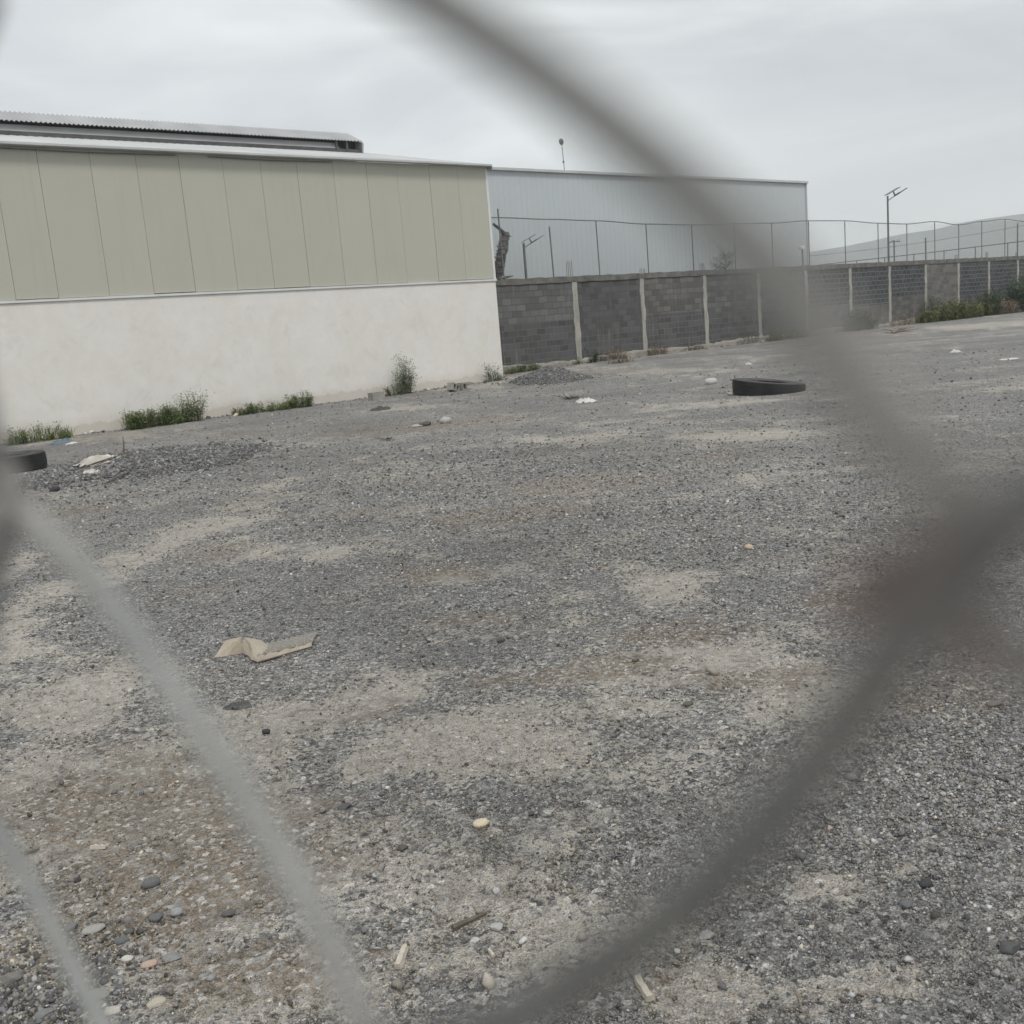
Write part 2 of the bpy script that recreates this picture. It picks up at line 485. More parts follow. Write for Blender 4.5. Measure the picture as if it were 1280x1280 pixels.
MT['leaf_grey'] = leaf_material('grey_green_leaf', [(0.0, (0.056, 0.084, 0.040)), (0.6, (0.117, 0.160, 0.075)), (1.0, (0.202, 0.253, 0.128))])
MT['leaf_olive'] = leaf_material('olive_grass', [(0.0, (0.061, 0.071, 0.023)), (0.55, (0.130, 0.143, 0.048)), (1.0, (0.246, 0.236, 0.097))])
MT['leaf_dark'] = leaf_material('dark_leaf', [(0.0, (0.023, 0.044, 0.018)), (0.6, (0.047, 0.079, 0.032)), (1.0, (0.090, 0.127, 0.052))])
MT['leaf_dry'] = leaf_material('dry_grass', [(0.0, (0.115, 0.090, 0.065)), (0.6, (0.22, 0.172, 0.122)), (1.0, (0.34, 0.28, 0.20))], 0.85)
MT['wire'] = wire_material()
MT['hill'] = simple('scrub_hillside', (0.10, 0.105, 0.085), (0.17, 0.165, 0.14), 0.012, 0.95, 0)
MT['heap'] = simple('heap_gravel', (0.085, 0.087, 0.092), (0.20, 0.20, 0.202), 30, 0.95, 0.6, 70, 0.02, fine=0.6)
MT['slab'] = simple('cement_crust', (0.30, 0.285, 0.25), (0.42, 0.40, 0.36), 12, 0.9, 0.4)

# ------------------------------------------------------------------ builders
class MB:
    def __init__(self):
        self.v, self.f = [], []
    def add(self, vs, fs):
        o = len(self.v)
        self.v += [tuple(p) for p in vs]
        self.f += [tuple(i + o for i in q) for q in fs]
        return self
    def box(self, x0, x1, y0, y1, z0, z1):
        return self.add([(x0, y0, z0), (x1, y0, z0), (x1, y1, z0), (x0, y1, z0), (x0, y0, z1), (x1, y0, z1), (x1, y1, z1), (x0, y1, z1)],
                        [(3, 2, 1, 0), (4, 5, 6, 7), (0, 1, 5, 4), (1, 2, 6, 5), (2, 3, 7, 6), (3, 0, 4, 7)])
    def tube(self, pts, r, n=6, cap=True):
        pts = [Vector(p) for p in pts]
        rs = r if isinstance(r, (list, tuple)) else [r] * len(pts)
        vs, fs = [], []
        ref = None
        for i, p in enumerate(pts):
            t = (pts[min(i + 1, len(pts) - 1)] - pts[max(i - 1, 0)])
            if t.length < 1e-9:
                t = Vector((0, 0, 1))
            t.normalize()
            if ref is None:
                ref = t.orthogonal()
            a = ref - t * ref.dot(t)
            a = a.normalized() if a.length > 1e-6 else t.orthogonal().normalized()
            ref = a
            b = t.cross(a)
            for k in range(n):
                vs.append(p + (a * cos(2 * pi * k / n) + b * sin(2 * pi * k / n)) * rs[i])
        for i in range(len(pts) - 1):
            for k in range(n):
                k2 = (k + 1) % n
                fs.append((i * n + k, i * n + k2, (i + 1) * n + k2, (i + 1) * n + k))
        if cap:
            fs.append(tuple(range(n - 1, -1, -1)))
            fs.append(tuple(range((len(pts) - 1) * n, len(pts) * n)))
        return self.add(vs, fs)
    def build(self, name, mat, parent=None, loc=None, rotz=0.0, smooth=False, bevel=0.0):
        me = bpy.data.meshes.new(name)
        me.from_pydata(self.v, [], self.f)
        me.materials.append(mat)
        if smooth:
            me.polygons.foreach_set('use_smooth', [True] * len(me.polygons))
        me.update()
        o = bpy.data.objects.new(name, me)
        COL.objects.link(o)
        if parent:
            o.parent = parent
        if loc is not None:
            o.location = loc
            o.rotation_euler = (0, 0, rotz)
        if bevel:
            bv = o.modifiers.new('bevel', 'BEVEL')
            bv.width = bevel
            bv.segments = 2
            bv.limit_method = 'ANGLE'
        return o

def tag(o, label=None, cat=None, group=None, kind=None):
    for k, v in (('label', label), ('category', cat), ('group', group), ('kind', kind)):
        if v:
            o[k] = v
    return o
def thing(name, label, cat, loc=(0, 0, 0), rotz=0.0, group=None):
    o = bpy.data.objects.new(name, None)
    COL.objects.link(o)
    o.location = loc
    o.rotation_euler = (0, 0, rotz)
    o.empty_display_size = 0.2
    return tag(o, label, cat, group)
def mesh_np(name, V, Fc, mat, attrs=None, smooth=False):
    me = bpy.data.meshes.new(name)
    V = np.ascontiguousarray(V, dtype=np.float32)
    Fc = np.ascontiguousarray(Fc, dtype=np.int32)
    k = Fc.shape[1]
    me.vertices.add(len(V))
    me.vertices.foreach_set('co', V.ravel())
    me.loops.add(Fc.size)
    me.loops.foreach_set('vertex_index', Fc.ravel())
    me.polygons.add(len(Fc))
    me.polygons.foreach_set('loop_start', np.arange(0, Fc.size, k, dtype=np.int32))
    me.polygons.foreach_set('loop_total', np.full(len(Fc), k, dtype=np.int32))
    if smooth:
        me.polygons.foreach_set('use_smooth', np.ones(len(Fc), dtype=bool))
    me.update(calc_edges=True)
    for nm, arr in (attrs or {}).items():
        a = me.attributes.new(nm, 'FLOAT_COLOR', 'POINT')
        a.data.foreach_set('color', np.ascontiguousarray(arr, dtype=np.float32).ravel())
    me.materials.append(mat)
    o = bpy.data.objects.new(name, me)
    COL.objects.link(o)
    return o

# ------------------------------------------------------------------ ground sheet
def blobs(x, y, lst):
    t = np.zeros_like(x)
    for px, py, rx, ry, s in lst:
        c = gnd(px, py)
        dep = c[1]
        ax = rx * dep / F
        ay = ry * dep * dep / (F * CAMH)
        # patches lie askew in the photograph because the camera was tilted
        dx, dy = x - c[0], y - c[1]
        t = np.maximum(t, s * np.exp(-0.9 * ((dx / ax) ** 2 + (dy / ay) ** 2)))
    return t
DUST = [(60, 760, 70, 70, .8), (110, 880, 130, 60, .9), (480, 870, 70, 26, .85), (600, 925, 210, 46, 1), (900, 825, 170, 55, .95), (1000, 870, 120, 40, .8),
        (720, 745, 50, 14, .7), (840, 735, 60, 18, .85), (240, 665, 60, 26, .95), (330, 690, 50, 12, .7), (170, 960, 260, 90, .9), (260, 1110, 260, 110, 1), (400, 1230, 120, 60, .8), (90, 1080, 150, 60, .9),
        (650, 1210, 120, 50, .6), (1020, 1110, 110, 36, .7), (1090, 1225, 110, 32, .9), (760, 1170, 130, 45, .6), (700, 548, 90, 6, .8), (920, 545, 90, 9, .9),
        (1040, 690, 60, 20, .6), (460, 690, 80, 12, .6), (560, 720, 60, 10, .6), (440, 545, 60, 8, .5), (360, 560, 90, 9, .5), (950, 500, 120, 4, .4),
        (880, 1240, 80, 40, .6), (450, 1210, 60, 40, .6), (40, 700, 40, 20, .7), (800, 465, 60, 3, .8), (740, 680, 60, 10, .5), (1180, 640, 80, 14, .5),
        (350, 985, 60, 50, .7), (1200, 1000, 60, 30, .4), (1100, 930, 90, 26, .5), (820, 885, 110, 30, .8), (150, 545, 120, 5, .5), (700, 470, 160, 3, .45),
        (1250, 405, 90, 2, .9), (1190, 412, 80, 1.5, .7), (500, 510, 80, 3, .5)]
BROWN = [(760, 600, 150, 16, .9), (640, 642, 120, 12, .8), (560, 715, 95, 18, .95), (590, 770, 80, 13, .7), (850, 790, 95, 20, 1), (750, 838, 100, 24, .95),
         (620, 850, 80, 16, .7), (1060, 750, 70, 16, .8), (105, 637, 55, 9, .9), (270, 690, 70, 16, .7), (560, 530, 150, 8, .95), (880, 572, 110, 10, .8),
         (300, 543, 110, 8, .7), (150, 940, 110, 40, .5), (330, 840, 80, 24, .6), (90, 1010, 120, 50, .5), (250, 1090, 230, 110, 1), (120, 1000, 230, 90, .9), (330, 1210, 170, 60, .9), (930, 850, 130, 24, .7), (480, 890, 120, 24, .6), (1180, 870, 90, 30, .7), (1010, 1150, 120, 30, .5), (760, 1230, 160, 40, .55), (230, 740, 80, 18, .6),
         (1250, 830, 60, 30, .7), (560, 595, 90, 8, .6), (880, 1000, 60, 20, .4), (100, 540, 90, 6, .5), (760, 466, 60, 3, .8), (460, 640, 100, 10, .5)]
DARK = [(620, 562, 230, 18, .6), (550, 815, 130, 44, .9), (1000, 690, 150, 28, .5), (620, 1060, 230, 100, .85), (700, 1010, 180, 70, .7), (130, 790, 120, 30, .8),
        (500, 560, 150, 12, .4), (820, 950, 130, 30, .5), (1150, 1180, 120, 60, .7), (460, 1080, 100, 80, .6), (660, 690, 90, 18, .5), (420, 760, 120, 26, .6), (1210, 1250, 90, 30, .8)]

def dust_at(x, y):
    # patches of trodden earth: broad ones, ragged small ones, and the clear pale areas
    return np.clip(0.21 + 0.9 * (fbm(x * 0.75, y * 0.75, 21, 5) - 0.45) + 0.95 * (fbm(x * 2.6, y * 2.6, 24, 4) - 0.5)
                   + 0.72 * blobs(x, y, DUST) + 0.6 * blobs(x, y, DUST) * (fbm(x * 4, y * 4, 27, 4) - 0.5), 0, 1)

rr = 1.0 / np.linspace(1 / 1.75, 1 / 70.0, 430)
rr = np.concatenate([[0.0], np.linspace(0.3, 1.6, 8), rr, np.geomspace(74, 2050, 34)])
front = np.radians(np.linspace(-33, 33, 620))
rest = np.radians(np.linspace(33, 327, 90))[1:-1]
th = np.concatenate([front, rest])
TT, RR = np.meshgrid(th, rr)
GX, GY = RR * np.sin(TT), RR * np.cos(TT)
gx, gy = GX.ravel(), GY.ravel()
gr = RR.ravel()
near = sstep(14, 3, gr)
zz = gz(gx, gy) + near * ((fbm(gx * 28, gy * 28, 11, 2) - 0.5) * 0.012 + (fbm(gx * 80, gy * 80, 12, 2) - 0.5) * 0.009)
dust = dust_at(gx, gy)
dust *= np.where(gr > 90, 0.6, 1)
brown = np.clip(0.06 + 0.75 * (fbm(gx * 0.6, gy * 0.9, 31, 5) - 0.5) + 0.92 * blobs(gx, gy, BROWN), 0, 1)
dark = np.clip(0.12 + 0.9 * (fbm(gx * 0.8, gy * 0.8, 41, 5) - 0.5) + 0.6 * blobs(gx, gy, DARK) - 0.4 * blobs(gx, gy, DUST), 0, 1)
pc = np.stack([dust, brown, dark, np.ones_like(dust)], 1)
nr, na = RR.shape
ii, jj = np.meshgrid(np.arange(nr - 1), np.arange(na), indexing='ij')
j2 = (jj + 1) % na
quads = np.stack([ii * na + jj, ii * na + j2, (ii + 1) * na + j2, (ii + 1) * na + jj], -1).reshape(-1, 4)[:, ::-1]
ground = mesh_np('ground', np.stack([gx, gy, zz], 1), quads, MT['ground'], {'patch': pc}, True)
tag(ground, kind='structure')

# ------------------------------------------------------------------ far hill
def build_hill():
    az = np.radians(np.linspace(4, 78, 150))
    prof_az, prof_h = [], []
    for px, py in [(640, 345), (860, 338), (1000, 317), (1060, 307), (1120, 294), (1170, 286), (1200, 279), (1250, 272), (1280, 267), (1500, 215), (1800, 170), (2300, 215)]:
        d = ray(px, py)
        prof_az.append(math.atan2(d[0], d[1]))
        prof_h.append(d[2] / math.hypot(d[0], d[1]))
    el = np.interp(az, prof_az, prof_h)
    V, Fc = [], []
    rad = [1150, 1210, 1290, 1400, 1520, 1640, 1760, 1900]
    share = [-0.02, 0.16, 0.36, 0.60, 0.84, 1.0, 0.8, 0.3]
    for i, a in enumerate(az):
        for k, (r, sh) in enumerate(zip(rad, share)):
            h = CAMH + el[i] * 1640
            z = h * sh + (float(fbm(i * 0.16, k * 0.8, 77, 4)) - 0.5) * 16 * min(1, sh * 2) * (0.4 if sh == 1 else 1)
            V.append((r * sin(a), r * cos(a), z if k else -0.5))
    m = len(rad)
    for i in range(len(az) - 1):
        for k in range(m - 1):
            Fc.append((i * m + k, i * m + k + 1, (i + 1) * m + k + 1, (i + 1) * m + k))
    h = mesh_np('hill', np.array(V), np.array(Fc), MT['hill'], None, True)
    tag(h, kind='structure')
build_hill()

# ------------------------------------------------------------------ the two warehouses
Q0 = 23.75
S_END = 20.05
EAVE = 6.13
def build_warehouse():
    t = thing('warehouse', 'warehouse with white plaster base, sage green panels and vented white roof', 'warehouse', P(S_END, Q0), THETA)
    x0 = -26.0                                         # local x runs from the visible corner back to the left
    m = MB()
    # plaster wall as a shell with a slightly battered, lumpy foot at the corner
    m.box(x0, 0.0, 0.0, 0.30, -0.3, 2.93)
    m.box(-0.30, 0.0, 0.30, 13.7, -0.3, 2.93)
    m.build('plaster_wall', MT['plaster'], t, bevel=0.015)
    fl = MB()
    fl.box(x0, 0.02, -0.035, 0.25, 2.932, 2.985)
    fl.build('flashing', MT['white_trim'], t)
    # sage panels: one board to every 1.05 m with a shadow gap between
    seams = []
    for px in (0, 55, 120, 177, 230, 284, 331, 376, 421, 462, 500, 540, 575):
        s, _ = on_wall(px, 250, Q0)
        seams.append(s - S_END)
    while seams[0] > x0 + 1.05:
        seams.insert(0, seams[0] - 1.05)
    xs = [x0] + seams + [0.0]
    c = MB()
    r = random.Random(4)
    for a, b in zip(xs[:-1], xs[1:]):
        dy = r.uniform(-0.004, 0.004)
        lowz = 2.99 + (r.uniform(0, 0.02))
        c.box(a + 0.003, b - 0.003, 0.02 + dy, 0.09, lowz, EAVE + 0.03)
    for k in range(12):
        c.box(-0.09, -0.02, 0.1 + k * 1.13 + 0.005, 0.1 + (k + 1) * 1.13 - 0.005, 2.99, EAVE - 0.02)
    c.build('cladding', MT['cladding'], t, bevel=0.004)
    bk = MB()
    bk.box(x0, -0.1, 0.095, 0.2, 2.99, EAVE - 0.03)
    bk.build('panel_backing', MT['dark_gap'], t)
    tr = MB()
    tr.box(-0.055, 0.025, 0.004, 0.10, 2.99, EAVE - 0.02)
    tr.build('corner_trim', MT['white_trim'], t, bevel=0.004)
    # roof sheet and eave gutter
    slope = 0.222
    ro = MB()
    ribs = 110
    for k in range(ribs):
        a = x0 + (0.08 - x0) * k / ribs
        b = x0 + (0.08 - x0) * (k + 1) / ribs
        q = a + 0.035
        y1 = 6.6
        z0, z1 = EAVE + 0.07, EAVE + 0.07 + slope * (y1 + 0.22)
        ro.add([(a, -0.16, z0), (q, -0.16, z0 + 0.02), (b, -0.16, z0), (b, y1, z1), (q, y1, z1 + 0.02), (a, y1, z1)], [(0, 1, 4, 5), (1, 2, 3, 4)])
        ro.add([(a, y1 + 0.02, z1), (b, y1 + 0.02, z1), (b, 13.9, EAVE + 0.07), (a, 13.9, EAVE + 0.07)], [(0, 1, 2, 3)])
    ro.add([(0.085, -0.16, EAVE + 0.07), (0.085, 6.6, EAVE + 0.07 + slope * 6.82), (0.085, 13.9, EAVE + 0.07), (0.085, 13.9, EAVE - 0.1), (0.085, 6.6, EAVE - 0.1 + slope * 6.82), (0.085, -0.16, EAVE - 0.1)],
           [(0, 1, 4, 5), (1, 2, 3, 4)])
    ro.build('roof', MT['roof'], t)
    gu = MB()
    joints = [x0 + 3.05 * k for k in range(9)] + [0.06]
    for k in range(len(joints) - 1):
        o = 0.004 * (k % 2)
        gu.box(joints[k], joints[k + 1] - 0.004, -0.21 - o, -0.17, EAVE + 0.03, EAVE + 0.085)
        gu.box(joints[k], joints[k + 1] - 0.004, -0.165, 0.018, EAVE + 0.032, EAVE + 0.05)
    gu.build('gutter', MT['grey_trim'], t, bevel=0.006)
    dr = MB()
    for a, b in ((-13.6, -9.4), (-8.6, -5.2), (-19.0, -15.0)):
        dr.tube([(a, -0.03, EAVE - 0.02), ((a + b) / 2, -0.03, EAVE - 0.045), (b, -0.03, EAVE - 0.02)], 0.012, 5)
    dr.build('cable', MT['steel'], t)
    # ridge ventilator: a corrugated hood on posts with deflector boards
    yv = 6.0
    zb = EAVE + 0.07 + slope * (yv + 0.16) + 0.01
    xe = on_wall(447, 187, Q0 + yv)[0] - S_END
    vt = MB()
    n = 420
    xs_ = np.linspace(x0 + 8, xe - 0.05, n)
    edge, top = [], []
    for k, x in enumerate(xs_):
        wv = 0.024 * cos(2 * pi * k / 2.9)
        step = 0.05 if x > -12.2 else 0.0
        edge.append((x, yv - 0.42, zb + 0.27 + wv + step * 0.5))
        top.append((x, yv + 0.40, zb + 0.64 + wv + step))
    vs = edge + top
    fs = [(k, k + 1, n + k + 1, n + k) for k in range(n - 1)]
    back = [(x, yv + 1.25, zb + 0.25) for x in xs_]
    vs += back
    fs += [(n + k, n + k + 1, 2 * n + k + 1, 2 * n + k) for k in range(n - 1)]
    vt.add(vs, fs)
    vo = vt.build('vent_hood', MT['corrugated'], t)
    sol = vo.modifiers.new('sheet', 'SOLIDIFY')
    sol.thickness = 0.012
    bd = MB()
    for a, b in ((x0 + 8, -12.6), (-11.9, xe - 0.9)):
        bd.add([(a, yv - 0.30, zb + 0.06), (b, yv - 0.30, zb + 0.06), (b, yv - 0.16, zb + 0.25), (a, yv - 0.16, zb + 0.25),
                (a, yv - 0.27, zb + 0.06), (b, yv - 0.27, zb + 0.06), (b, yv - 0.13, zb + 0.25), (a, yv - 0.13, zb + 0.25)],
               [(0, 1, 2, 3), (5, 4, 7, 6), (1, 5, 6, 2), (4, 0, 3, 7), (0, 4, 5, 1)])
    bd.build('deflector_board', MT['vent_board'], t)
    cu = MB()
    cu.box(x0 + 8, xe - 0.02, yv + 0.05, yv + 0.75, zb - 0.1, zb + 0.41)
    cu.box(x0 + 8, xe - 0.02, yv - 0.34, yv + 0.04, zb - 0.06, zb + 0.045)
    cu.build('vent_curb', MT['vent_dark'], t)
    for x in (-12.7, -11.95, xe - 1.0, xe - 0.62, -17.3):
        p_ = MB()
        p_.box(x - 0.035, x + 0.035, yv - 0.36, yv - 0.31, zb - 0.05, zb + 0.28)
        p_.build('vent_post', MT['vent_dark'], t)
    ec = MB()
    ec.add([(xe, yv - 0.34, zb - 0.05), (xe, yv + 1.2, zb - 0.05), (xe, yv + 1.2, zb + 0.25), (xe, yv + 0.40, zb + 0.58), (xe, yv - 0.40, zb + 0.25),
            (xe - 0.05, yv - 0.34, zb - 0.05), (xe - 0.05, yv + 1.2, zb - 0.05), (xe - 0.05, yv + 1.2, zb + 0.25), (xe - 0.05, yv + 0.40, zb + 0.58), (xe - 0.05, yv - 0.40, zb + 0.25)],
           [(0, 1, 2, 3, 4), (9, 8, 7, 6, 5), (0, 4, 9, 5), (4, 3, 8, 9), (3, 2, 7, 8)])
    ec.build('vent_end_cap', MT['vent_board'], t)
build_warehouse()

Q2 = 28.6
def build_grey_warehouse():
    s0, ze = on_wall(609, 209, Q2)
    s1, _ = on_wall(1007, 226, Q2)
    s0 -= 3.0
    t = thing('warehouse', 'pale grey ribbed metal warehouse standing behind the block wall', 'warehouse', P(s1, Q2), THETA)
    ln = s1 - s0
    m = MB()
    k, x = 0, -ln
    vs, fs = [], []
    prof = []
    while x < 0:
        prof += [(x, 0.0), (x + 0.225, 0.0), (x + 0.235, -0.008), (x + 0.255, -0.008), (x + 0.265, 0.0)]
        x += 0.265
    prof = [p_ for p_ in prof if p_[0] < -0.02] + [(-0.02, 0.0)]
    for (x, y) in prof:
        vs += [(x, y, -0.2), (x, y, ze - 0.1)]
    for k in range(len(prof) - 1):
        fs.append((2 * k, 2 * k + 2, 2 * k + 3, 2 * k + 1))
    m.add(vs, fs)
    m.build('ribbed_wall', MT['cladding_grey'], t)
    g = MB()
    g.box(-ln, -0.03, 0.03, 15, -0.2, ze - 0.12)
    g.build('side_wall', MT['cladding_grey'], t)
    c = MB()
    c.box(-0.06, 0.03, -0.05, 0.2, -0.2, ze - 0.1)
    c.build('corner_trim', MT['grey_trim'], t)
    e = MB()
    e.box(-ln, 0.05, -0.12, 0.10, ze - 0.1, ze)
    e.build('eave_trim', MT['grey_trim'], t, bevel=0.008)
    r = MB()
    r.add([(-ln, -0.10, ze + 0.003), (0.05, -0.10, ze + 0.003), (0.05, 7.5, ze + 0.62), (-ln, 7.5, ze + 0.62), (-ln, 15.1, ze + 0.003), (0.05, 15.1, ze + 0.003)], [(0, 1, 2, 3), (3, 2, 5, 4)])
    r.build('roof', MT['roof'], t)
    # round aerial on the roof
    sa, za = on_wall(702, 177, Q2 + 1.6)
    zr = ze + 0.62 * 1.7 / 7.6 - 0.15
    a = thing('roof_aerial', 'thin mast with small round disc on the grey warehouse roof', 'aerial', P(sa, Q2 + 1.6, zr), THETA)
    p_ = MB()
    p_.tube([(0.06, 0, 0), (0.03, 0, (za - zr) * 0.5), (0, 0, za - zr - 0.08)], 0.016, 6)
    p_.box(-0.02, 0.06, -0.02, 0.02, (za - zr) * 0.44, (za - zr) * 0.48)
    p_.build('mast', MT['steel'], a)
    d = MB()
    pr_ = [(0.0, -0.02), (0.06, -0.02), (0.10, -0.01), (0.125, 0.02), (0.10, 0.035), (0.0, 0.03)]
    vs, fs = [], []
    for (r_, y) in pr_:
        for k in range(20):
            vs.append((r_ * cos(2 * pi * k / 20), y, za - zr + r_ * sin(2 * pi * k / 20)))
    for i in range(len(pr_) - 1):
        for k in range(20):
            fs.append((i * 20 + k, i * 20 + (k + 1) % 20, (i + 1) * 20 + (k + 1) % 20, (i + 1) * 20 + k))
    d.add(vs, fs)
    d.build('disc', MT['steel'], a, smooth=True)
    return s1
build_grey_warehouse()

# ------------------------------------------------------------------ block wall with columns, cap and footing
QW = 26.2
WTOP = 3.10
COLPX = [(626, 351, 472), (721, 346, 458), (804, 344, 444), (882, 338, 434), (949, 334, 425), (1008, 331, 418), (1063, 328, 411), (1112, 326, 406), (1157, 325, 400), (1198, 322, 396), (1236, 320, 392), (1272, 318, 389)]
def build_block_wall():
    cols = [on_wall(x, (a + b) / 2, QW)[0] for x, a, b in COLPX]
    while len(cols) < 16:
        cols.append(cols[-1] + 3.49)
    s0 = S_END - 0.2
    t = thing('block_wall', 'long grey concrete block wall with pale columns and a chipped cap', 'wall', P(s0, QW), THETA)
    dk, md, bl = (0.086, 0.087, 0.088), (0.139, 0.139, 0.138), (0.046, 0.051, 0.058)
    lj, dj = (0.21, 0.208, 0.20), (0.075, 0.074, 0.071)
    specs = [(md, dk, 1.65, dj, (0.19, 0.186, 0.178)), (dk, dk, 1.2, dj, (0.17, 0.167, 0.16)), ((0.135, 0.13, 0.122), dk, 1.55, dj, lj), (md, dk, 1.45, dj, (0.20, 0.195, 0.185)),
             (md, dk, 1.3, dj, dj), (bl, md, 1.3, lj, dj), (bl, (0.125, 0.12, 0.115), 1.15, lj, dj), (bl, (0.125, 0.12, 0.113), 1.45, lj, dj), ((0.15, 0.145, 0.136),) * 2 + (1.5, (0.17, 0.165, 0.155), (0.17, 0.165, 0.155)),
             (bl, bl, 1.3, lj, lj), (bl, bl, 1.0, lj, lj), (bl, bl, 1.2, lj, lj), (bl, md, 1.2, lj, dj), (bl, bl, 1.2, lj, lj), (bl, md, 1.2, lj, dj)]
    edges = [s0] + cols[1:]
    r = random.Random(9)
    for k in range(len(edges) - 1):
        a, b = edges[k] - s0, edges[k + 1] - s0
        m = MB()
        m.box(a + (0.0 if k == 0 else 0.09), b - 0.09, 0.0, 0.16, -0.2, WTOP - 0.19)
        up, lo, sp, ju, jl = specs[k]
        m.build('block_panel', block_material('blockwork', up, lo, sp, ju, jl, seed=k * 1.7), t)
    for k, s in enumerate(cols[1:]):
        m = MB()
        n = 15
        vs, fs = [], []
        wd = 0.105 if k else 0.135
        for i in range(n):
            z = -0.2 + (WTOP - 0.0) * i / (n - 1)
            jl, jr = r.uniform(-0.03, 0.025), r.uniform(-0.025, 0.03)
            x = s - s0
            yy = -0.022 + r.uniform(-0.008, 0.008)
            vs += [(x - wd + jl, yy, z), (x + wd + jr, yy, z), (x + wd + jr, 0.19, z), (x - wd + jl, 0.19, z)]
        for i in range(n - 1):
            for j in range(4):
                fs.append((i * 4 + j, i * 4 + (j + 1) % 4, i * 4 + 4 + (j + 1) % 4, i * 4 + 4 + j))
        fs.append((n * 4 - 4, n * 4 - 3, n * 4 - 2, n * 4 - 1))
        m.add(vs, fs)
        m.build('column', MT['concrete_pale'], t)
    ln = edges[-1] - s0
    c = MB()
    n = 260
    vs, fs = [], []
    for i in range(n):
        x = ln * i / (n - 1)
        e = r.uniform(-0.012, 0.012)
        tp = r.uniform(-0.02, 0.02)
        vs += [(x, -0.035 + e, WTOP - 0.188 + r.uniform(-0.012, 0.008)), (x, -0.035 + e, WTOP + tp), (x, 0.20, WTOP + tp + 0.01), (x, 0.20, WTOP - 0.188)]
    for i in range(n - 1):
        for j in range(4):
            fs.append((i * 4 + j, i * 4 + 4 + j, i * 4 + 4 + (j + 1) % 4, i * 4 + (j + 1) % 4))
    fs += [(0, 1, 2, 3), (n * 4 - 1, n * 4 - 2, n * 4 - 3, n * 4 - 4)]
    c.add(vs, fs)
    c.build('cap_beam', MT['concrete_cap'], t)
    fo = MB()
    vs, fs = [], []
    for i in range(n):
        x = ln * i / (n - 1)
        h = 0.27 + 0.05 * sin(x * 0.9) + r.uniform(-0.035, 0.035)
        o = 0.20 + 0.06 * sin(x * 1.7 + 1) + r.uniform(-0.03, 0.03)
        vs += [(x, -o - 0.04, -0.25), (x, -o, h - 0.05), (x, -o + 0.06, h), (x, 0.05, h + 0.02)]
    for i in range(n - 1):
        for j in range(3):
            fs.append((i * 4 + j, i * 4 + j + 1, i * 4 + 4 + j + 1, i * 4 + 4 + j))
    fo.add(vs, [q[::-1] for q in fs])
    fo.build('footing', MT['footing'], t)
    # starter bars left standing out of the cap above some columns
    for px, hh in ((714, 0.55), (880, 0.30), (805, 0.18), (1197, 0.22), (1235, 0.30), (1272, 0.2)):
        s = on_wall(px, 345, QW)[0] - s0
        b = MB()
        for dx in (-0.13, -0.045, 0.045, 0.13):
            b.tube([(s + dx, 0.07, WTOP - 0.05), (s + dx + r.uniform(-0.01, 0.01), 0.07, WTOP + hh * r.uniform(0.9, 1.0))], 0.009, 5)
        b.build('starter_bars', MT['rebar'], t)
    return s0
WS0 = build_block_wall()

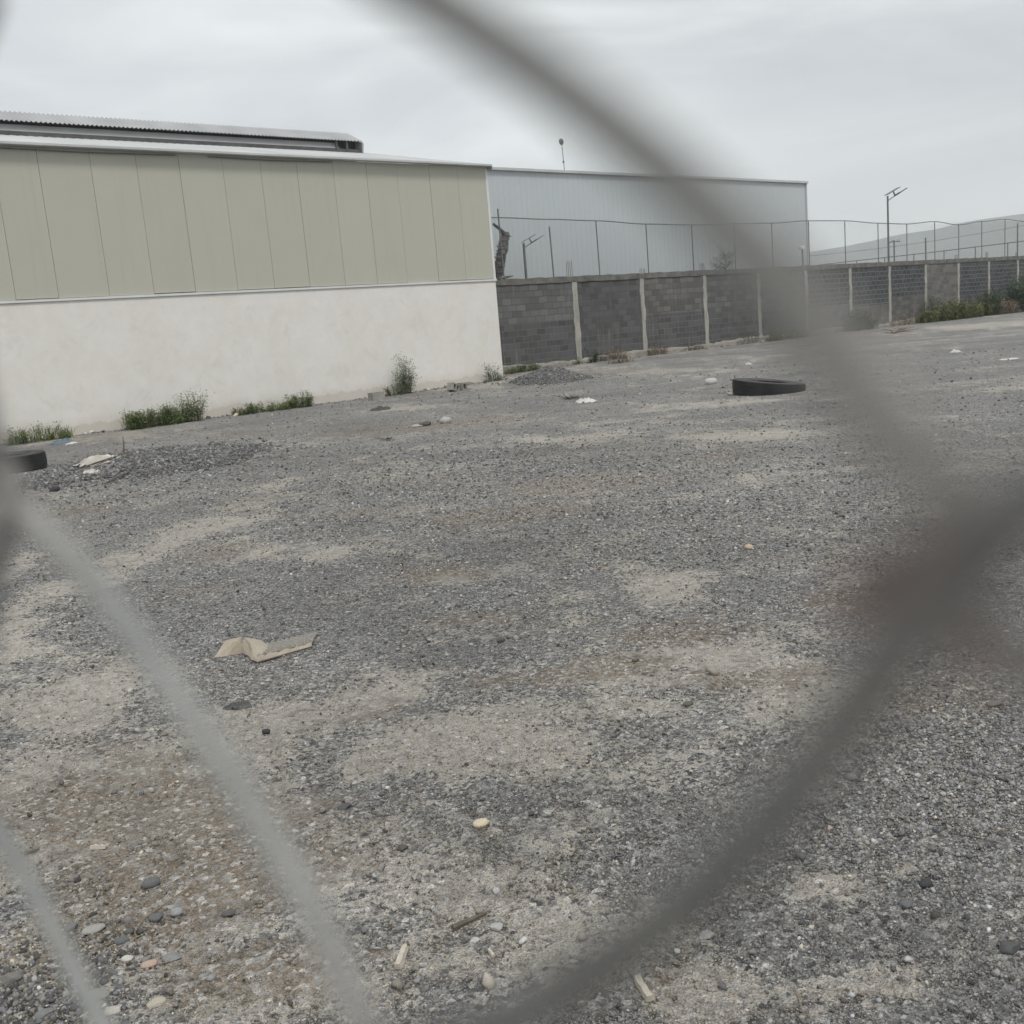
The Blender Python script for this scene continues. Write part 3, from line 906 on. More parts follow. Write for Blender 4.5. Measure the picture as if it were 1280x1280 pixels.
# ------------------------------------------------------------------ wire fence on top of the wall
def lattice_strands(m, x0, x1, zlo, ztop, pitch, r, y=0.0):
    """two families of slanting wires between zlo and the rail height ztop(x)"""
    x = x0 - (3.0)
    while x < x1 + 3.0:
        for sg in (1, -1):
            pts = []
            for z in (zlo, 0.5 * (zlo + ztop(x)), ztop(x)):
                xx = x + sg * (z - zlo)
                pts.append((min(max(xx, x0), x1), y + 0.003 * sg, z))
            if abs(pts[0][0] - pts[-1][0]) > 0.3:
                m.tube(pts, r, 3, False)
        x += pitch
def build_wall_fence():
    t = thing('wire_fence', 'rusty wire mesh fence with thin posts on top of the block wall', 'fence', P(WS0, QW + 0.09, WTOP), THETA)
    posts = [(616, 272, 351), (687, 281, 346), (745, 276, 345), (807, 280, 342), (864, 281, 340), (917, 280, 336), (964, 279, 333), (1010, 276, 330), (1055.5, 276, 327), (1097, 279, 327),
             (1133, 280, 326), (1168, 277, 325), (1198, 281, 322), (1227, 277, 320), (1256, 274, 319), (1282, 277, 318)]
    tops = []
    for k, (x, a, b) in enumerate(posts):
        s, zt = on_wall(x, a, QW + 0.09)
        zt -= WTOP
        s -= WS0
        if k == 0:
            s += 0.25
        tops.append((s, zt if k != 1 else zt + 0.18))
        m = MB()
        lean = [0.10, 0.14, 0.10, 0.02, 0.0][min(k, 4)] if k < 4 else random.uniform(-0.03, 0.03)
        m.tube([(s + 0.02, 0, -0.05), (s + 0.02 - lean * 0.3, 0, zt - (0.06 if k == 1 else 0.0) + (0.28 if k == 0 else 0))], 0.026 if k in (0, 1) else 0.022, 7)
        m.build('post', MT['steel'], t)
    for k in range(3):
        s, z = tops[-1]
        tops.append((s + 2.7, z + (0.06 if k % 2 else -0.06)))
        m = MB()
        m.tube([(s + 2.7, 0, -0.05), (s + 2.7, 0, z)], 0.022, 7)
        m.build('post', MT['steel'], t)
    # sagging pipe rail
    xs, zs = [q[0] for q in tops], [q[1] for q in tops]
    def ztop(x):
        return float(np.interp(x, xs, zs))
    pts = [(-0.02, 0, zs[0] + 0.0)]
    for k in range(len(tops) - 1):
        for u in np.linspace(0, 1, 7)[:-1]:
            uu = u * u * (3 - 2 * u)
            pts.append((xs[k] + (xs[k + 1] - xs[k]) * u, 0, zs[k] + (zs[k + 1] - zs[k]) * uu))
    pts.append((xs[-1], 0, zs[-1]))
    m = MB()
    m.tube(pts, 0.02, 7)
    m.build('top_rail', MT['steel'], t)
    m = MB()
    lattice_strands(m, 0.05, xs[-1], 0.0, ztop, 0.078, 0.0013)
    m.build('mesh', MT['steel'], t)
build_wall_fence()

def build_far_fence():
    # a second fence further off, seen through the first one
    c0 = CAM + ray(1025, 331) * (76.0 / ray(1025, 331)[1])
    c1 = CAM + ray(1330, 295) * (66.0 / ray(1330, 295)[1])
    d = Vector((c1[0] - c0[0], c1[1] - c0[1], 0))
    ln = d.length
    ang = math.atan2(d.y, d.x)
    t = thing('wire_fence', 'distant thin wire fence seen beyond the block wall below the hill', 'fence', (c0[0], c0[1], 0), ang)
    n = 9
    for k in range(n):
        x = ln * (k + 0.35) / (n - 1)
        zt = c0[2] + (c1[2] - c0[2]) * x / ln
        m = MB()
        m.tube([(x, 0, -0.1), (x, 0, zt)], 0.035, 6)
        m.build('post', MT['steel'], t)
    m = MB()
    m.tube([(-3, 0, c0[2] - 0.25), (0, 0, c0[2]), (ln * 0.5, 0, (c0[2] + c1[2]) / 2 - 0.05), (ln * 1.1, 0, c1[2] + 0.02)], 0.028, 6)
    m.build('top_rail', MT['steel'], t)
build_far_fence()

# ------------------------------------------------------------------ lamps, poles, cable
def solar_lamp(px, ytop, q, reach, label, tilt=0.5):
    s, zt = on_wall(px, ytop, q)
    t = thing('street_lamp', label, 'street lamp', P(s, q), THETA - radians(28), 'solar street lamps')
    m = MB()
    m.tube([(0, 0, -0.1), (0, 0, zt * 0.5), (0, 0, zt)], [0.06, 0.052, 0.045], 9)
    m.build('pole', MT['steel'], t)
    m = MB()
    k = reach
    m.tube([(0, 0, zt - 0.32 * k), (0.35 * k, 0, zt - 0.12 * k), (0.62 * k, 0, zt + 0.02 * k)], 0.03 * k, 7)
    m.build('arm', MT['steel'], t)
    def slab(m, x0, z0, x1, z1, w, th):
        dx, dz = x1 - x0, z1 - z0
        l = math.hypot(dx, dz)
        nx, nz_ = -dz / l * th, dx / l * th
        m.add([(x0, -w, z0), (x1, -w, z1), (x1, w, z1), (x0, w, z0), (x0 + nx, -w, z0 + nz_), (x1 + nx, -w, z1 + nz_), (x1 + nx, w, z1 + nz_), (x0 + nx, w, z0 + nz_)],
              [(3, 2, 1, 0), (4, 5, 6, 7), (0, 1, 5, 4), (1, 2, 6, 5), (2, 3, 7, 6), (3, 0, 4, 7)])
    m = MB()
    slab(m, 0.55 * k, zt - 0.04 * k, 0.95 * k, zt + 0.16 * k, 0.11 * k, 0.07 * k)
    slab(m, 0.95 * k, zt + 0.17 * k, 1.45 * k, zt + 0.42 * k, 0.10 * k, 0.035 * k)
    m.build('lamp_head', MT['black_plastic'], t, bevel=0.006)
    m = MB()
    slab(m, -0.12 * k, zt + 0.05 * k, 0.85 * k, zt + 0.50 * k, 0.22 * k, 0.03 * k)
    m.build('solar_panel', MT['solar'], t)
    m = MB()
    m.tube([(0.42 * k, 0, zt + 0.28 * k), (0.56 * k, 0, zt + 0.0 * k)], 0.045 * k, 7)
    m.build('bracket', MT['steel'], t)
solar_lamp(654.5, 304, 27.6, 0.52, 'short solar street lamp in front of the grey warehouse, just over the wall')
solar_lamp(1109.5, 245, 27.9, 0.75, 'tall solar street lamp rising behind the wall against open sky')

def wall_camera():
    s, z = on_wall(1002, 311, QW + 0.1)
    t = thing('security_light', 'small white floodlight on a short mast above the block wall', 'floodlight', P(s, QW + 0.1, WTOP), THETA)
    h = z - WTOP
    m = MB()
    m.tube([(0.05, 0, -0.05), (0.05, 0, h * 0.55), (0.03, 0, h)], 0.035, 7)
    m.build('mast', MT['steel'], t)
    m = MB()
    m.add([(-0.16, -0.12, h - 0.03), (0.10, -0.12, h + 0.03), (0.10, 0.10, h + 0.03), (-0.16, 0.10, h - 0.03), (-0.15, -0.10, h + 0.09), (0.09, -0.10, h + 0.14), (0.09, 0.09, h + 0.14), (-0.15, 0.09, h + 0.09)],
          [(3, 2, 1, 0), (4, 5, 6, 7), (0, 1, 5, 4), (1, 2, 6, 5), (2, 3, 7, 6), (3, 0, 4, 7)])
    m.build('lamp_housing', MT['white_plastic'], t, bevel=0.01)
wall_camera()

def utility_pole(px, ytop, dist, label, arm=True, r=0.09):
    d = ray(px, ytop)
    p = CAM + d * (dist / d[1])
    t = thing('utility_pole', label, 'utility pole', (p[0], p[1], 0), 0, 'far utility poles')
    m = MB()
    m.tube([(0, 0, -0.2), (0, 0, p[2])], [r * 1.3, r], 8)
    m.build('pole', MT['concrete_cap'], t)
    if arm:
        m = MB()
        m.box(-0.75, 0.75, -0.05, 0.05, p[2] - 0.28, p[2] - 0.16)
        for x in (-0.65, -0.25, 0.4, 0.65):
            m.tube([(x, 0, p[2] - 0.16), (x, 0, p[2] + 0.06)], 0.04, 6)
        m.build('crossarm', MT['steel'], t)
    return p
pp = [utility_pole(1117.5, 300, 128, 'distant utility pole with crossarm beside the tall lamp'),
      utility_pole(1157, 297, 122, 'bare distant pole between the fence posts right of the tall lamp', False),
      utility_pole(1272, 279, 110, 'slim distant pole at the far right end below the hill', False, 0.07)]
def cable(px0, py0, d0, px1, py1, d1, r):
    a = CAM + ray(px0, py0) * (d0 / ray(px0, py0)[1])
    b = CAM + ray(px1, py1) * (d1 / ray(px1, py1)[1])
    m = MB()
    pts = []
    for u in np.linspace(0, 1, 15):
        p = a + (b - a) * u
        pts.append((p[0], p[1], p[2] - 4 * u * (1 - u) * 0.5))
    m.tube(pts, r, 5)
    o = m.build('power_cable', MT['steel'])
    tag(o, 'overhead power cable slanting across the hillside behind the fence', 'cable')
cable(960, 324, 128, 1310, 276, 108, 0.022)

# ------------------------------------------------------------------ dead trunk and branch at the fence corner
def shaggy_trunk():
    q = QW + 0.45
    pts = [on_wall(x, y, q) for x, y in ((622, 352), (624, 335), (628, 312), (632, 292))]
    s0, z0 = pts[0]
    t = thing('dead_tree', 'dead shaggy trunk leaning in the corner behind the wire fence', 'dead tree', P(s0, q, 0), THETA)
    m = MB()
    rad = [0.10, 0.17, 0.16, 0.10]
    path, rs = [(pts[0][0] - s0 - 0.05, 0, -0.1)], [0.12]
    for (a, b), r_ in zip(pts, rad):
        path.append((a - s0, 0, b))
        rs.append(r_)
    m.tube(path, rs, 10)
    # old leaf bases stick out round the trunk
    r = random.Random(3)
    for k in range(170):
        u = r.random()
        i = min(int(u * 3), 2)
        w_ = u * 3 - i
        a, b = Vector(path[i + 1]), Vector(path[i + 2])
        c = a + (b - a) * w_
        an = r.uniform(0, 2 * pi)
        o = Vector((cos(an), sin(an), 0))
        rr_ = rs[i + 1] + (rs[i + 2] - rs[i + 1]) * w_
        m.tube([c + o * rr_ * 0.8, c + o * (rr_ + 0.06) + Vector((0, 0, r.uniform(0.0, 0.09)))], [0.028, 0.006], 4)
    m.build('trunk', MT['bark'], t)
    m = MB()
    e = [on_wall(x, y, q) for x, y in ((631, 293), (625, 287), (616, 280))]
    m.tube([(a - s0, -0.02, b) for a, b in e], [0.075, 0.06, 0.045], 8)
    e = [on_wall(x, y, q) for x, y in ((632, 295), (634, 291))]
    m.tube([(a - s0, -0.02, b) for a, b in e], [0.08, 0.06], 8)
    e = [on_wall(x, y, q) for x, y in ((633, 296), (638, 295.5))]
    m.tube([(a - s0, -0.05, b) for a, b in e], [0.03, 0.015], 6)
    m.build('branch', MT['bark'], t)
    # broken branch lying on the cap
    q2 = QW + 0.02
    a = [on_wall(x, y, q2) for x, y in ((611, 350), (622, 348.5), (630, 347.5), (642, 346))]
    s1 = a[1][0]
    o = thing('broken_branch', 'broken dark branch lying on the wall cap at the warehouse corner', 'branch', P(s1, q2, WTOP), THETA)
    m = MB()
    m.tube([(a[0][0] - s1 + 0.05, 0, 0.06), (0, 0, 0.05), (a[2][0] - s1, 0, 0.06), (a[3][0] - s1, 0.02, 0.11)], [0.012, 0.02, 0.05, 0.018], 7)
    m.tube([(a[2][0] - s1 - 0.12, 0, 0.06), (a[2][0] - s1 - 0.22, 0.03, 0.14)], [0.03, 0.012], 6)
    m.build('wood', MT['bark'], o)
shaggy_trunk()

# ------------------------------------------------------------------ plants
def leaf_quad(vs, fs, p, d, up, l, w_):
    d = d.normalized()
    sd = d.cross(up)
    sd = sd.normalized() if sd.length > 1e-4 else d.orthogonal().normalized()
    o = len(vs)
    vs += [p, p + d * l * 0.45 + sd * w_ * 0.5, p + d * l, p + d * l * 0.45 - sd * w_ * 0.5]
    fs.append((o, o + 1, o + 2, o + 3))
def weed(name, label, cat, base, width, height, stems, leaves, leaf, mat, seed, group=None, spread=1.0, depth=0.5, stem_mat='twig', grass=0, shape=1.0):
    """stems fan out of an irregular footprint, leaf-sized faces along them; grass adds thin blades"""
    r = random.Random(seed)
    t = thing(name, label, cat, base, THETA, group)
    sm = MB()
    sm.tube([(-width * 0.43, 0, -0.06), (width * 0.43, 0, -0.06)], 0.012, 5)      # the common root
    vs, fs = [], []
    for k in range(stems):
        u = r.uniform(-1, 1)
        x0 = u * width * 0.42
        y0 = r.uniform(-1, 1) * width * 0.25 * depth
        h = height * r.uniform(0.25, 1.0) ** 0.8 * (1 - 0.45 * abs(u) ** 2 * shape) * (0.62 + 0.7 * float(fbm(x0 * 4.5 + seed * 3.7, y0 * 2, seed, 2)))
        if r.random() < 0.15:
            h *= 1.3
        lx, ly = (u * 0.5 + r.gauss(0, 0.45)) * spread * h * 0.5, r.gauss(-0.1, 0.4) * spread * h * 0.5
        pts = [Vector((x0 + lx * v ** 1.5, y0 + ly * v ** 1.5, h * (v - 0.10 * v * v) - 0.03)) for v in (0, 0.3, 0.6, 0.85, 1.0)]
        sm.tube([Vector((x0, 0, -0.06))] + pts, [0.006, 0.006, 0.005, 0.004, 0.003, 0.002], 4, False)
        for j in range(int(leaves * 1.7)):
            v = r.uniform(0.08, 1.0) ** 0.8
            i = min(int(v * 4), 3)
            p = pts[i].lerp(pts[i + 1], v * 4 - i)
            p = p + Vector((r.gauss(0, 0.055), r.gauss(0, 0.055), r.gauss(0, 0.04))) * (height / 0.6) * (0.5 + v * 0.7)
            p.z = max(p.z, 0.01)
            d = Vector((r.gauss(0, 1), r.gauss(0, 1), r.gauss(0.45, 0.6)))
            leaf_quad(vs, fs, p, d, Vector((r.gauss(0, .5), r.gauss(0, .5), 1)), leaf * r.uniform(0.5, 1.35), leaf * r.uniform(0.20, 0.40))
    for k in range(grass):
        u = r.uniform(-1, 1)
        p = Vector((u * width * 0.5, r.uniform(-1, 1) * width * 0.25 * depth, -0.02))
        h = height * r.uniform(0.4, 1.05) * (1 - 0.4 * abs(u) ** 2 * shape)
        ln = Vector((r.gauss(u * 0.3, 0.4), r.gauss(-0.1, 0.35), 0)) * h * 0.7
        wv = Vector((r.uniform(-1, 1), r.uniform(-1, 1), 0)).normalized() * 0.006
        o = len(vs)
        mid = p + ln * 0.3 + Vector((0, 0, h * 0.6))
        tip = p + ln + Vector((0, 0, h * r.uniform(0.75, 1.0)))
        vs += [p - wv, p + wv, mid + wv * 0.8, mid - wv * 0.8, tip]
        fs += [(o, o + 1, o + 2, o + 3), (o + 3, o + 2, o + 4)]
    sm.build('stems', MT[stem_mat], t)
    l_ = MB()
    l_.add(vs, fs)
    l_.build('leaves', MT[mat], t)
    return t
def wall_base(px, q=Q0):                              # ground beside the facade under a pixel column
    for y in range(330, 700):
        s, z = on_wall(px, y, q)
        if z <= 0:
            break
    x, yy, _ = P(s, q)
    return Vector((x, yy, float(gz(x, yy))))
G1 = 'weeds along the foot of the warehouse wall'
weed('weed', 'low grassy weed at the left end of the white wall, above the blue scrap', 'weed', wall_base(50, Q0 - 0.55), 1.35, 0.50, 34, 26, 0.060, 'leaf', 1, G1, 1.2, 0.6, grass=240)
weed('weed', 'widest bushy green weed against the white wall', 'weed', wall_base(192, Q0 - 0.55), 1.35, 0.55, 75, 62, 0.058, 'leaf', 2, G1, 1.0, 0.6, grass=90)
weed('weed', 'upright feathery weed joined to the widest weed by the white wall', 'weed', wall_base(240, Q0 - 0.5), 0.65, 0.80, 34, 60, 0.055, 'leaf', 3, G1, 0.7, 0.7, grass=20)
weed('weed', 'low creeping weed by the white wall, right of the widest one', 'weed', wall_base(328, Q0 - 0.4), 1.7, 0.28, 70, 30, 0.055, 'leaf', 4, G1, 1.1, 0.5, grass=60)
weed('weed', 'small rounded weed right beside the low creeping one', 'weed', wall_base(374, Q0 - 0.4), 0.72, 0.47, 34, 52, 0.055, 'leaf', 5, G1, 0.9, 0.7, grass=30)
weed('weed', 'tall narrow grey green weed standing alone against the white wall', 'weed', wall_base(508, Q0 - 0.35), 0.44, 0.98, 30, 55, 0.055, 'leaf_grey', 6, G1, 0.34, 0.8, shape=0.5)
weed('weed', 'short weed at the left foot of the tall narrow weed', 'weed', wall_base(495, Q0 - 0.4), 0.5, 0.38, 18, 34, 0.05, 'leaf_grey', 61, G1, 0.9, 0.7)
weed('weed', 'sparse spiky weed at the warehouse corner', 'weed', wall_base(619, Q0 - 0.3), 0.62, 0.62, 22, 24, 0.06, 'leaf_grey', 7, G1, 1.0, 0.7)
G2 = 'weeds along the foot of the block wall'
weed('weed', 'low green weed in the corner of warehouse and block wall', 'weed', wall_base(655, QW - 0.75), 1.6, 0.36, 50, 30, 0.055, 'leaf', 8, G2, 1.1, 0.4, grass=90)
weed('weed', 'small dark weed at the first wall column', 'weed', wall_base(744, QW - 0.5), 0.55, 0.42, 20, 30, 0.06, 'leaf_dark', 9, G2, 0.9, 0.6)
weed('weed', 'pale stub of weed below the first wall column', 'weed', wall_base(723, QW - 0.45), 0.45, 0.40, 14, 18, 0.05, 'leaf_grey', 91, G2, 0.7, 0.6)
weed('weed', 'dry brown stalks leaning over the footing past the first column', 'weed', wall_base(768, QW - 0.35), 1.3, 0.55, 30, 10, 0.07, 'leaf_dry', 10, G2, 1.3, 0.3, grass=60)
weed('weed', 'tan dry tuft on the pale earth in front of the footing', 'weed', wall_base(776, QW - 2.2), 1.2, 0.26, 20, 8, 0.06, 'leaf_dry', 11, G2, 1.3, 0.6, grass=160)
weed('weed', 'reddish brown tuft near the second wall column', 'weed', wall_base(822, QW - 0.5), 1.1, 0.46, 24, 18, 0.06, 'leaf_dry', 12, G2, 1.0, 0.4, grass=130)
weed('weed', 'dry weed between the second and third wall columns', 'weed', wall_base(868, QW - 0.4), 1.3, 0.30, 18, 12, 0.06, 'leaf_dry', 13, G2, 1.0, 0.3, grass=110)
weed('weed', 'dark tangled dry twigs at the fourth wall column', 'weed', wall_base(938, QW - 0.6), 1.3, 0.55, 34, 7, 0.06, 'leaf_dark', 14, G2, 1.6, 0.5)
weed('weed', 'long low green growth behind the blurred wire', 'weed', wall_base(985, QW - 0.7), 3.0, 0.55, 60, 26, 0.085, 'leaf_olive', 15, G2, 1.0, 0.3, grass=160)
weed('weed', 'green bush growing under the sixth wall column', 'weed', wall_base(1075, QW - 0.7), 2.4, 0.95, 70, 36, 0.10, 'leaf_dark', 16, G2, 0.9, 0.5, grass=120)
weed('weed', 'grey dry brush by the seventh wall column', 'weed', wall_base(1128, QW - 0.8), 2.2, 0.6, 40, 9, 0.08, 'leaf_dry', 17, G2, 1.4, 0.4, grass=60)
for k, (px, wd, ht, lab, mt) in enumerate([(1166, 2.6, 0.62, 'left end of the long green weed bank by the far wall', 'leaf_olive'), (1184, 3.0, 0.95, 'tall middle clump of the weed bank in front of the plain wall bay', 'leaf_olive'),
                                           (1205, 3.0, 1.0, 'tallest clump of the weed bank by the far wall', 'leaf_olive'), (1224, 2.8, 0.85, 'right clump of the weed bank by the far wall', 'leaf_olive'),
                                           (1238, 1.5, 1.25, 'dark upright weed at the right end of the weed bank', 'leaf_dark')]):
    weed('weed', lab, 'weed', wall_base(px, QW - 1.0 - 0.12 * (k % 3)), wd, ht, 80, 42, 0.115, mt, 20 + k, G2, 0.9, 0.5, grass=320)
weed('weed', 'tan dry weed between the weed bank and the dark shrub', 'weed', wall_base(1256, QW - 1.2), 2.4, 1.0, 50, 24, 0.11, 'leaf_dry', 27, G2, 0.9, 0.5, grass=200)
weed('weed', 'thin dark stalk of weed beside the plain wall bay', 'weed', wall_base(1163, QW - 0.3), 0.9, 1.75, 26, 24, 0.08, 'leaf_dark', 28, G2, 0.5, 0.4)
weed('shrub', 'dark green shrub against the wall at the far right', 'shrub', wall_base(1276, QW - 1.0), 2.5, 2.0, 90, 50, 0.13, 'leaf_dark', 30, None, 0.45, 0.6, shape=0.4)

def small_tree():
    q = QW + 1.1
    s, z = on_wall(908, 336, q)
    zt = on_wall(908, 291, q)[1]
    x, y, _ = P(s, q)
    t = thing('tree', 'small loose tree rising behind the block wall, before the grey warehouse', 'tree', (x, y, 0), THETA)
    r = random.Random(31)
    m = MB()
    m.tube([(0, 0, -0.1), (0.05, 0, 1.5), (0.0, 0.05, zt * 0.7)], [0.07, 0.055, 0.03], 7)
    vs, fs = [], []
    for k in range(46):
        h0 = r.uniform(0.42, 0.80) * zt
        an = r.uniform(0, 2 * pi)
        ln = r.uniform(0.4, 1.0)
        a = Vector((0.02, 0.02, h0))
        b = a + Vector((cos(an) * ln * 0.85, sin(an) * ln * 0.5, r.uniform(0.15, 0.62) * ln))
        b.z = min(b.z, zt + r.uniform(-0.25, 0.05))
        m.tube([a, a.lerp(b, 0.5) + Vector((0, 0, 0.05)), b], [0.014, 0.009, 0.004], 4, False)
        for j in range(60):
            v = r.uniform(0.25, 1.05)
            p = a.lerp(b, v) + Vector((r.gauss(0, 0.07), r.gauss(0, 0.07), r.gauss(0, 0.06)))
            leaf_quad(vs, fs, p, Vector((r.gauss(0, 1), r.gauss(0, 1), r.gauss(0, 0.7))), Vector((0, 0, 1)), r.uniform(0.05, 0.10), r.uniform(0.02, 0.035))
    m.build('trunk', MT['twig'], t)
    c = MB()
    c.add(vs, fs)
    c.build('crown', MT['leaf_grey'], t)
small_tree()

# ------------------------------------------------------------------ stones
_ico = None
def ico():
    g = (1 + 5 ** 0.5) / 2
    v = np.array([(-1, g, 0), (1, g, 0), (-1, -g, 0), (1, -g, 0), (0, -1, g), (0, 1, g), (0, -1, -g), (0, 1, -g), (g, 0, -1), (g, 0, 1), (-g, 0, -1), (-g, 0, 1)], float)
    v /= np.linalg.norm(v[0])
    fc = np.array([(0, 11, 5), (0, 5, 1), (0, 1, 7), (0, 7, 10), (0, 10, 11), (1, 5, 9), (5, 11, 4), (11, 10, 2), (10, 7, 6), (7, 1, 8), (3, 9, 4), (3, 4, 2), (3, 2, 6), (3, 6, 8), (3, 8, 9), (4, 9, 5), (2, 4, 11), (6, 2, 10), (8, 6, 7), (9, 8, 1)])
    return v, fc
ICO_V, ICO_F = ico()
VAR = np.stack([ICO_V * (1 + rng.uniform(-0.42, 0.25, (12, 1))) + rng.normal(0, 0.12, (12, 3)) for _ in range(40)])
def stones_mesh(X, Y, Z, S, C, flat=(0.42, 0.85)):
    n = len(X)
    vs = VAR[rng.integers(0, len(VAR), n)]                               # n,12,3
    sc3 = np.stack([np.ones(n), rng.uniform(0.6, 0.95, n), rng.uniform(flat[0], flat[1], n)], 1)[:, None, :]
    vs = vs * sc3 * (S[:, None, None] * 0.5)
    a, b = rng.uniform(0, 2 * pi, n), rng.normal(0, 0.35, n)
    ca, sa, cb, sb = np.cos(a)[:, None], np.sin(a)[:, None], np.cos(b)[:, None], np.sin(b)[:, None]
    x, y, z = vs[..., 0], vs[..., 1], vs[..., 2]
    x, z = x * cb - z * sb, x * sb + z * cb
    x, y = x * ca - y * sa, x * sa + y * ca
    V = np.stack([x + X[:, None], y + Y[:, None], z + Z[:, None]], -1).reshape(-1, 3)
    Fc = (ICO_F[None] + (np.arange(n) * 12)[:, None, None]).reshape(-1, 3)
    return V, Fc, np.repeat(np.concatenate([C, np.ones((n, 1))], 1), 12, 0)
def stone_tones(n, warm=0.25):
    t = rng.beta(2.0, 3.2, n)
    v = 0.045 + 0.50 * t
    pale = rng.random(n) < 0.05
    v = np.where(pale, rng.uniform(0.42, 0.66, n), v)
    tint = np.stack([np.ones(n), np.full(n, 0.99), rng.uniform(0.94, 1.02, n)], 1)
    wm = rng.random(n) < warm
    tint[wm] = np.array([1.05, 0.95, 0.81])
    rd = rng.random(n) < 0.012
    tint[rd] = np.array([1.08, 0.90, 0.76])
    return v[:, None] * tint
def visible_xy(n, r0, r1):
    """random ground points spread evenly over the part of the yard ahead of the fence"""
    u = rng.random(n)
    r = 1 / (1 / r0 + (1 / r1 - 1 / r0) * u)
    a = np.radians(rng.uniform(-31, 31, n))
    return r * np.sin(a), r * np.cos(a), r
def build_gravel():
    parts = []
    N0 = 360000
    x, y, r = visible_xy(N0, 1.7, 30)
    # stones gather in gravel patches and thin out on the dusty earth
    dn = dust_at(x, y)
    coarse = np.clip(blobs(x, y, [(1180, 960, 170, 110, 1), (1050, 1040, 150, 60, .7), (60, 1220, 120, 90, 1), (760, 1090, 140, 50, .55), (600, 590, 380, 40, .55), (900, 640, 300, 40, .6), (150, 600, 200, 25, .5)]), 0, 1)
    clump = fbm(x * 5, y * 5, 51, 3)
    keep = rng.random(N0) < np.clip(1.0 - 0.8 * sstep(0.35, 0.7, dn + 0.5 * (fbm(x * 9, y * 9, 52, 3) - 0.5)) + 0.5 * coarse, 0.24, 1) * sstep(0.25, 0.6, clump + 0.25 * coarse)
    keep &= rng.random(N0) < 1 - 0.72 * sstep(7, 20, r) * (1 - coarse)
    x, y, r, coarse, dn = x[keep], y[keep], r[keep], coarse[keep], dn[keep]
    n = len(x)
    base = np.clip(r * 0.0016, 0.0040, 0.04)
    S = base * (rng.pareto(3.2, n) * 0.75 + 0.75) * (1 + 0.75 * coarse)
    S = np.clip(S, 0.004, np.clip(0.015 + 0.0025 * r, 0, 0.06))
    S = np.where(dn > 0.5, np.minimum(S, 0.010 + 0.0022 * r), S)
    dkm = blobs(x, y, DARK)
    C = stone_tones(n, 0.22) * (1 - 0.3 * dkm[:, None] * (rng.random((n, 1)) < 0.8))
    C = np.where((sstep(0.35, 0.6, dn)[:, None] > rng.random((n, 1))), C * np.array([1.06, 1.0, 0.88]), C)
    z = gz(x, y) + S * rng.uniform(0.05, 0.28, n)
    parts.append(stones_mesh(x, y, z, S, C))
    # rounder river pebbles at the lower left
    n = 1300
    c = gnd(40, 1250)
    x, y = c[0] + rng.normal(0, 0.17, n), c[1] + rng.normal(0, 0.15, n)
    S = np.clip(rng.lognormal(math.log(0.0145), 0.40, n), 0.006, 0.034)
    C = stone_tones(n, 0.2) * 0.62
    parts.append(stones_mesh(x, y, gz(x, y) + S * 0.12, S, C, (0.42, 0.75)))
    # scattered fist-sized bits over the yard
    x, y, r = visible_xy(260, 2.2, 55)
    S = np.clip(rng.lognormal(math.log(0.017), 0.45, 260) * (1 + r * 0.07), 0.010, 0.12)
    parts.append(stones_mesh(x, y, gz(x, y) + S * 0.2, S, stone_tones(260, 0.2)))
    # rubble crumbs along the foot of the plaster wall and the footing
    n = 900
    ss, qq = rng.uniform(4, S_END, n), Q0 - np.abs(rng.normal(0, 0.22, n)) - 0.02
    ss[600:], qq[600:] = rng.uniform(S_END, 58, 300), QW - 0.25 - np.abs(rng.normal(0, 0.35, 300))
    x, y = WD[0] * ss - ND[0] * qq, WD[1] * ss - ND[1] * qq
    S = np.clip(rng.lognormal(math.log(0.05), 0.55, n), 0.02, 0.17)
    parts.append(stones_mesh(x, y, gz(x, y) + S * 0.15, S, np.clip(stone_tones(n, 0.5) * 1.15, 0, 0.6)))
    off = 0
    V, Fc, Cc = [], [], []
    for v, fc, cc in parts:
        V.append(v)
        Fc.append(fc + off)
        Cc.append(cc)
        off += len(v)
    o = mesh_np('gravel', np.concatenate(V), np.concatenate(Fc), MT['stone'], {'tone': np.concatenate(Cc)})
    tag(o, kind='stuff')
build_gravel()

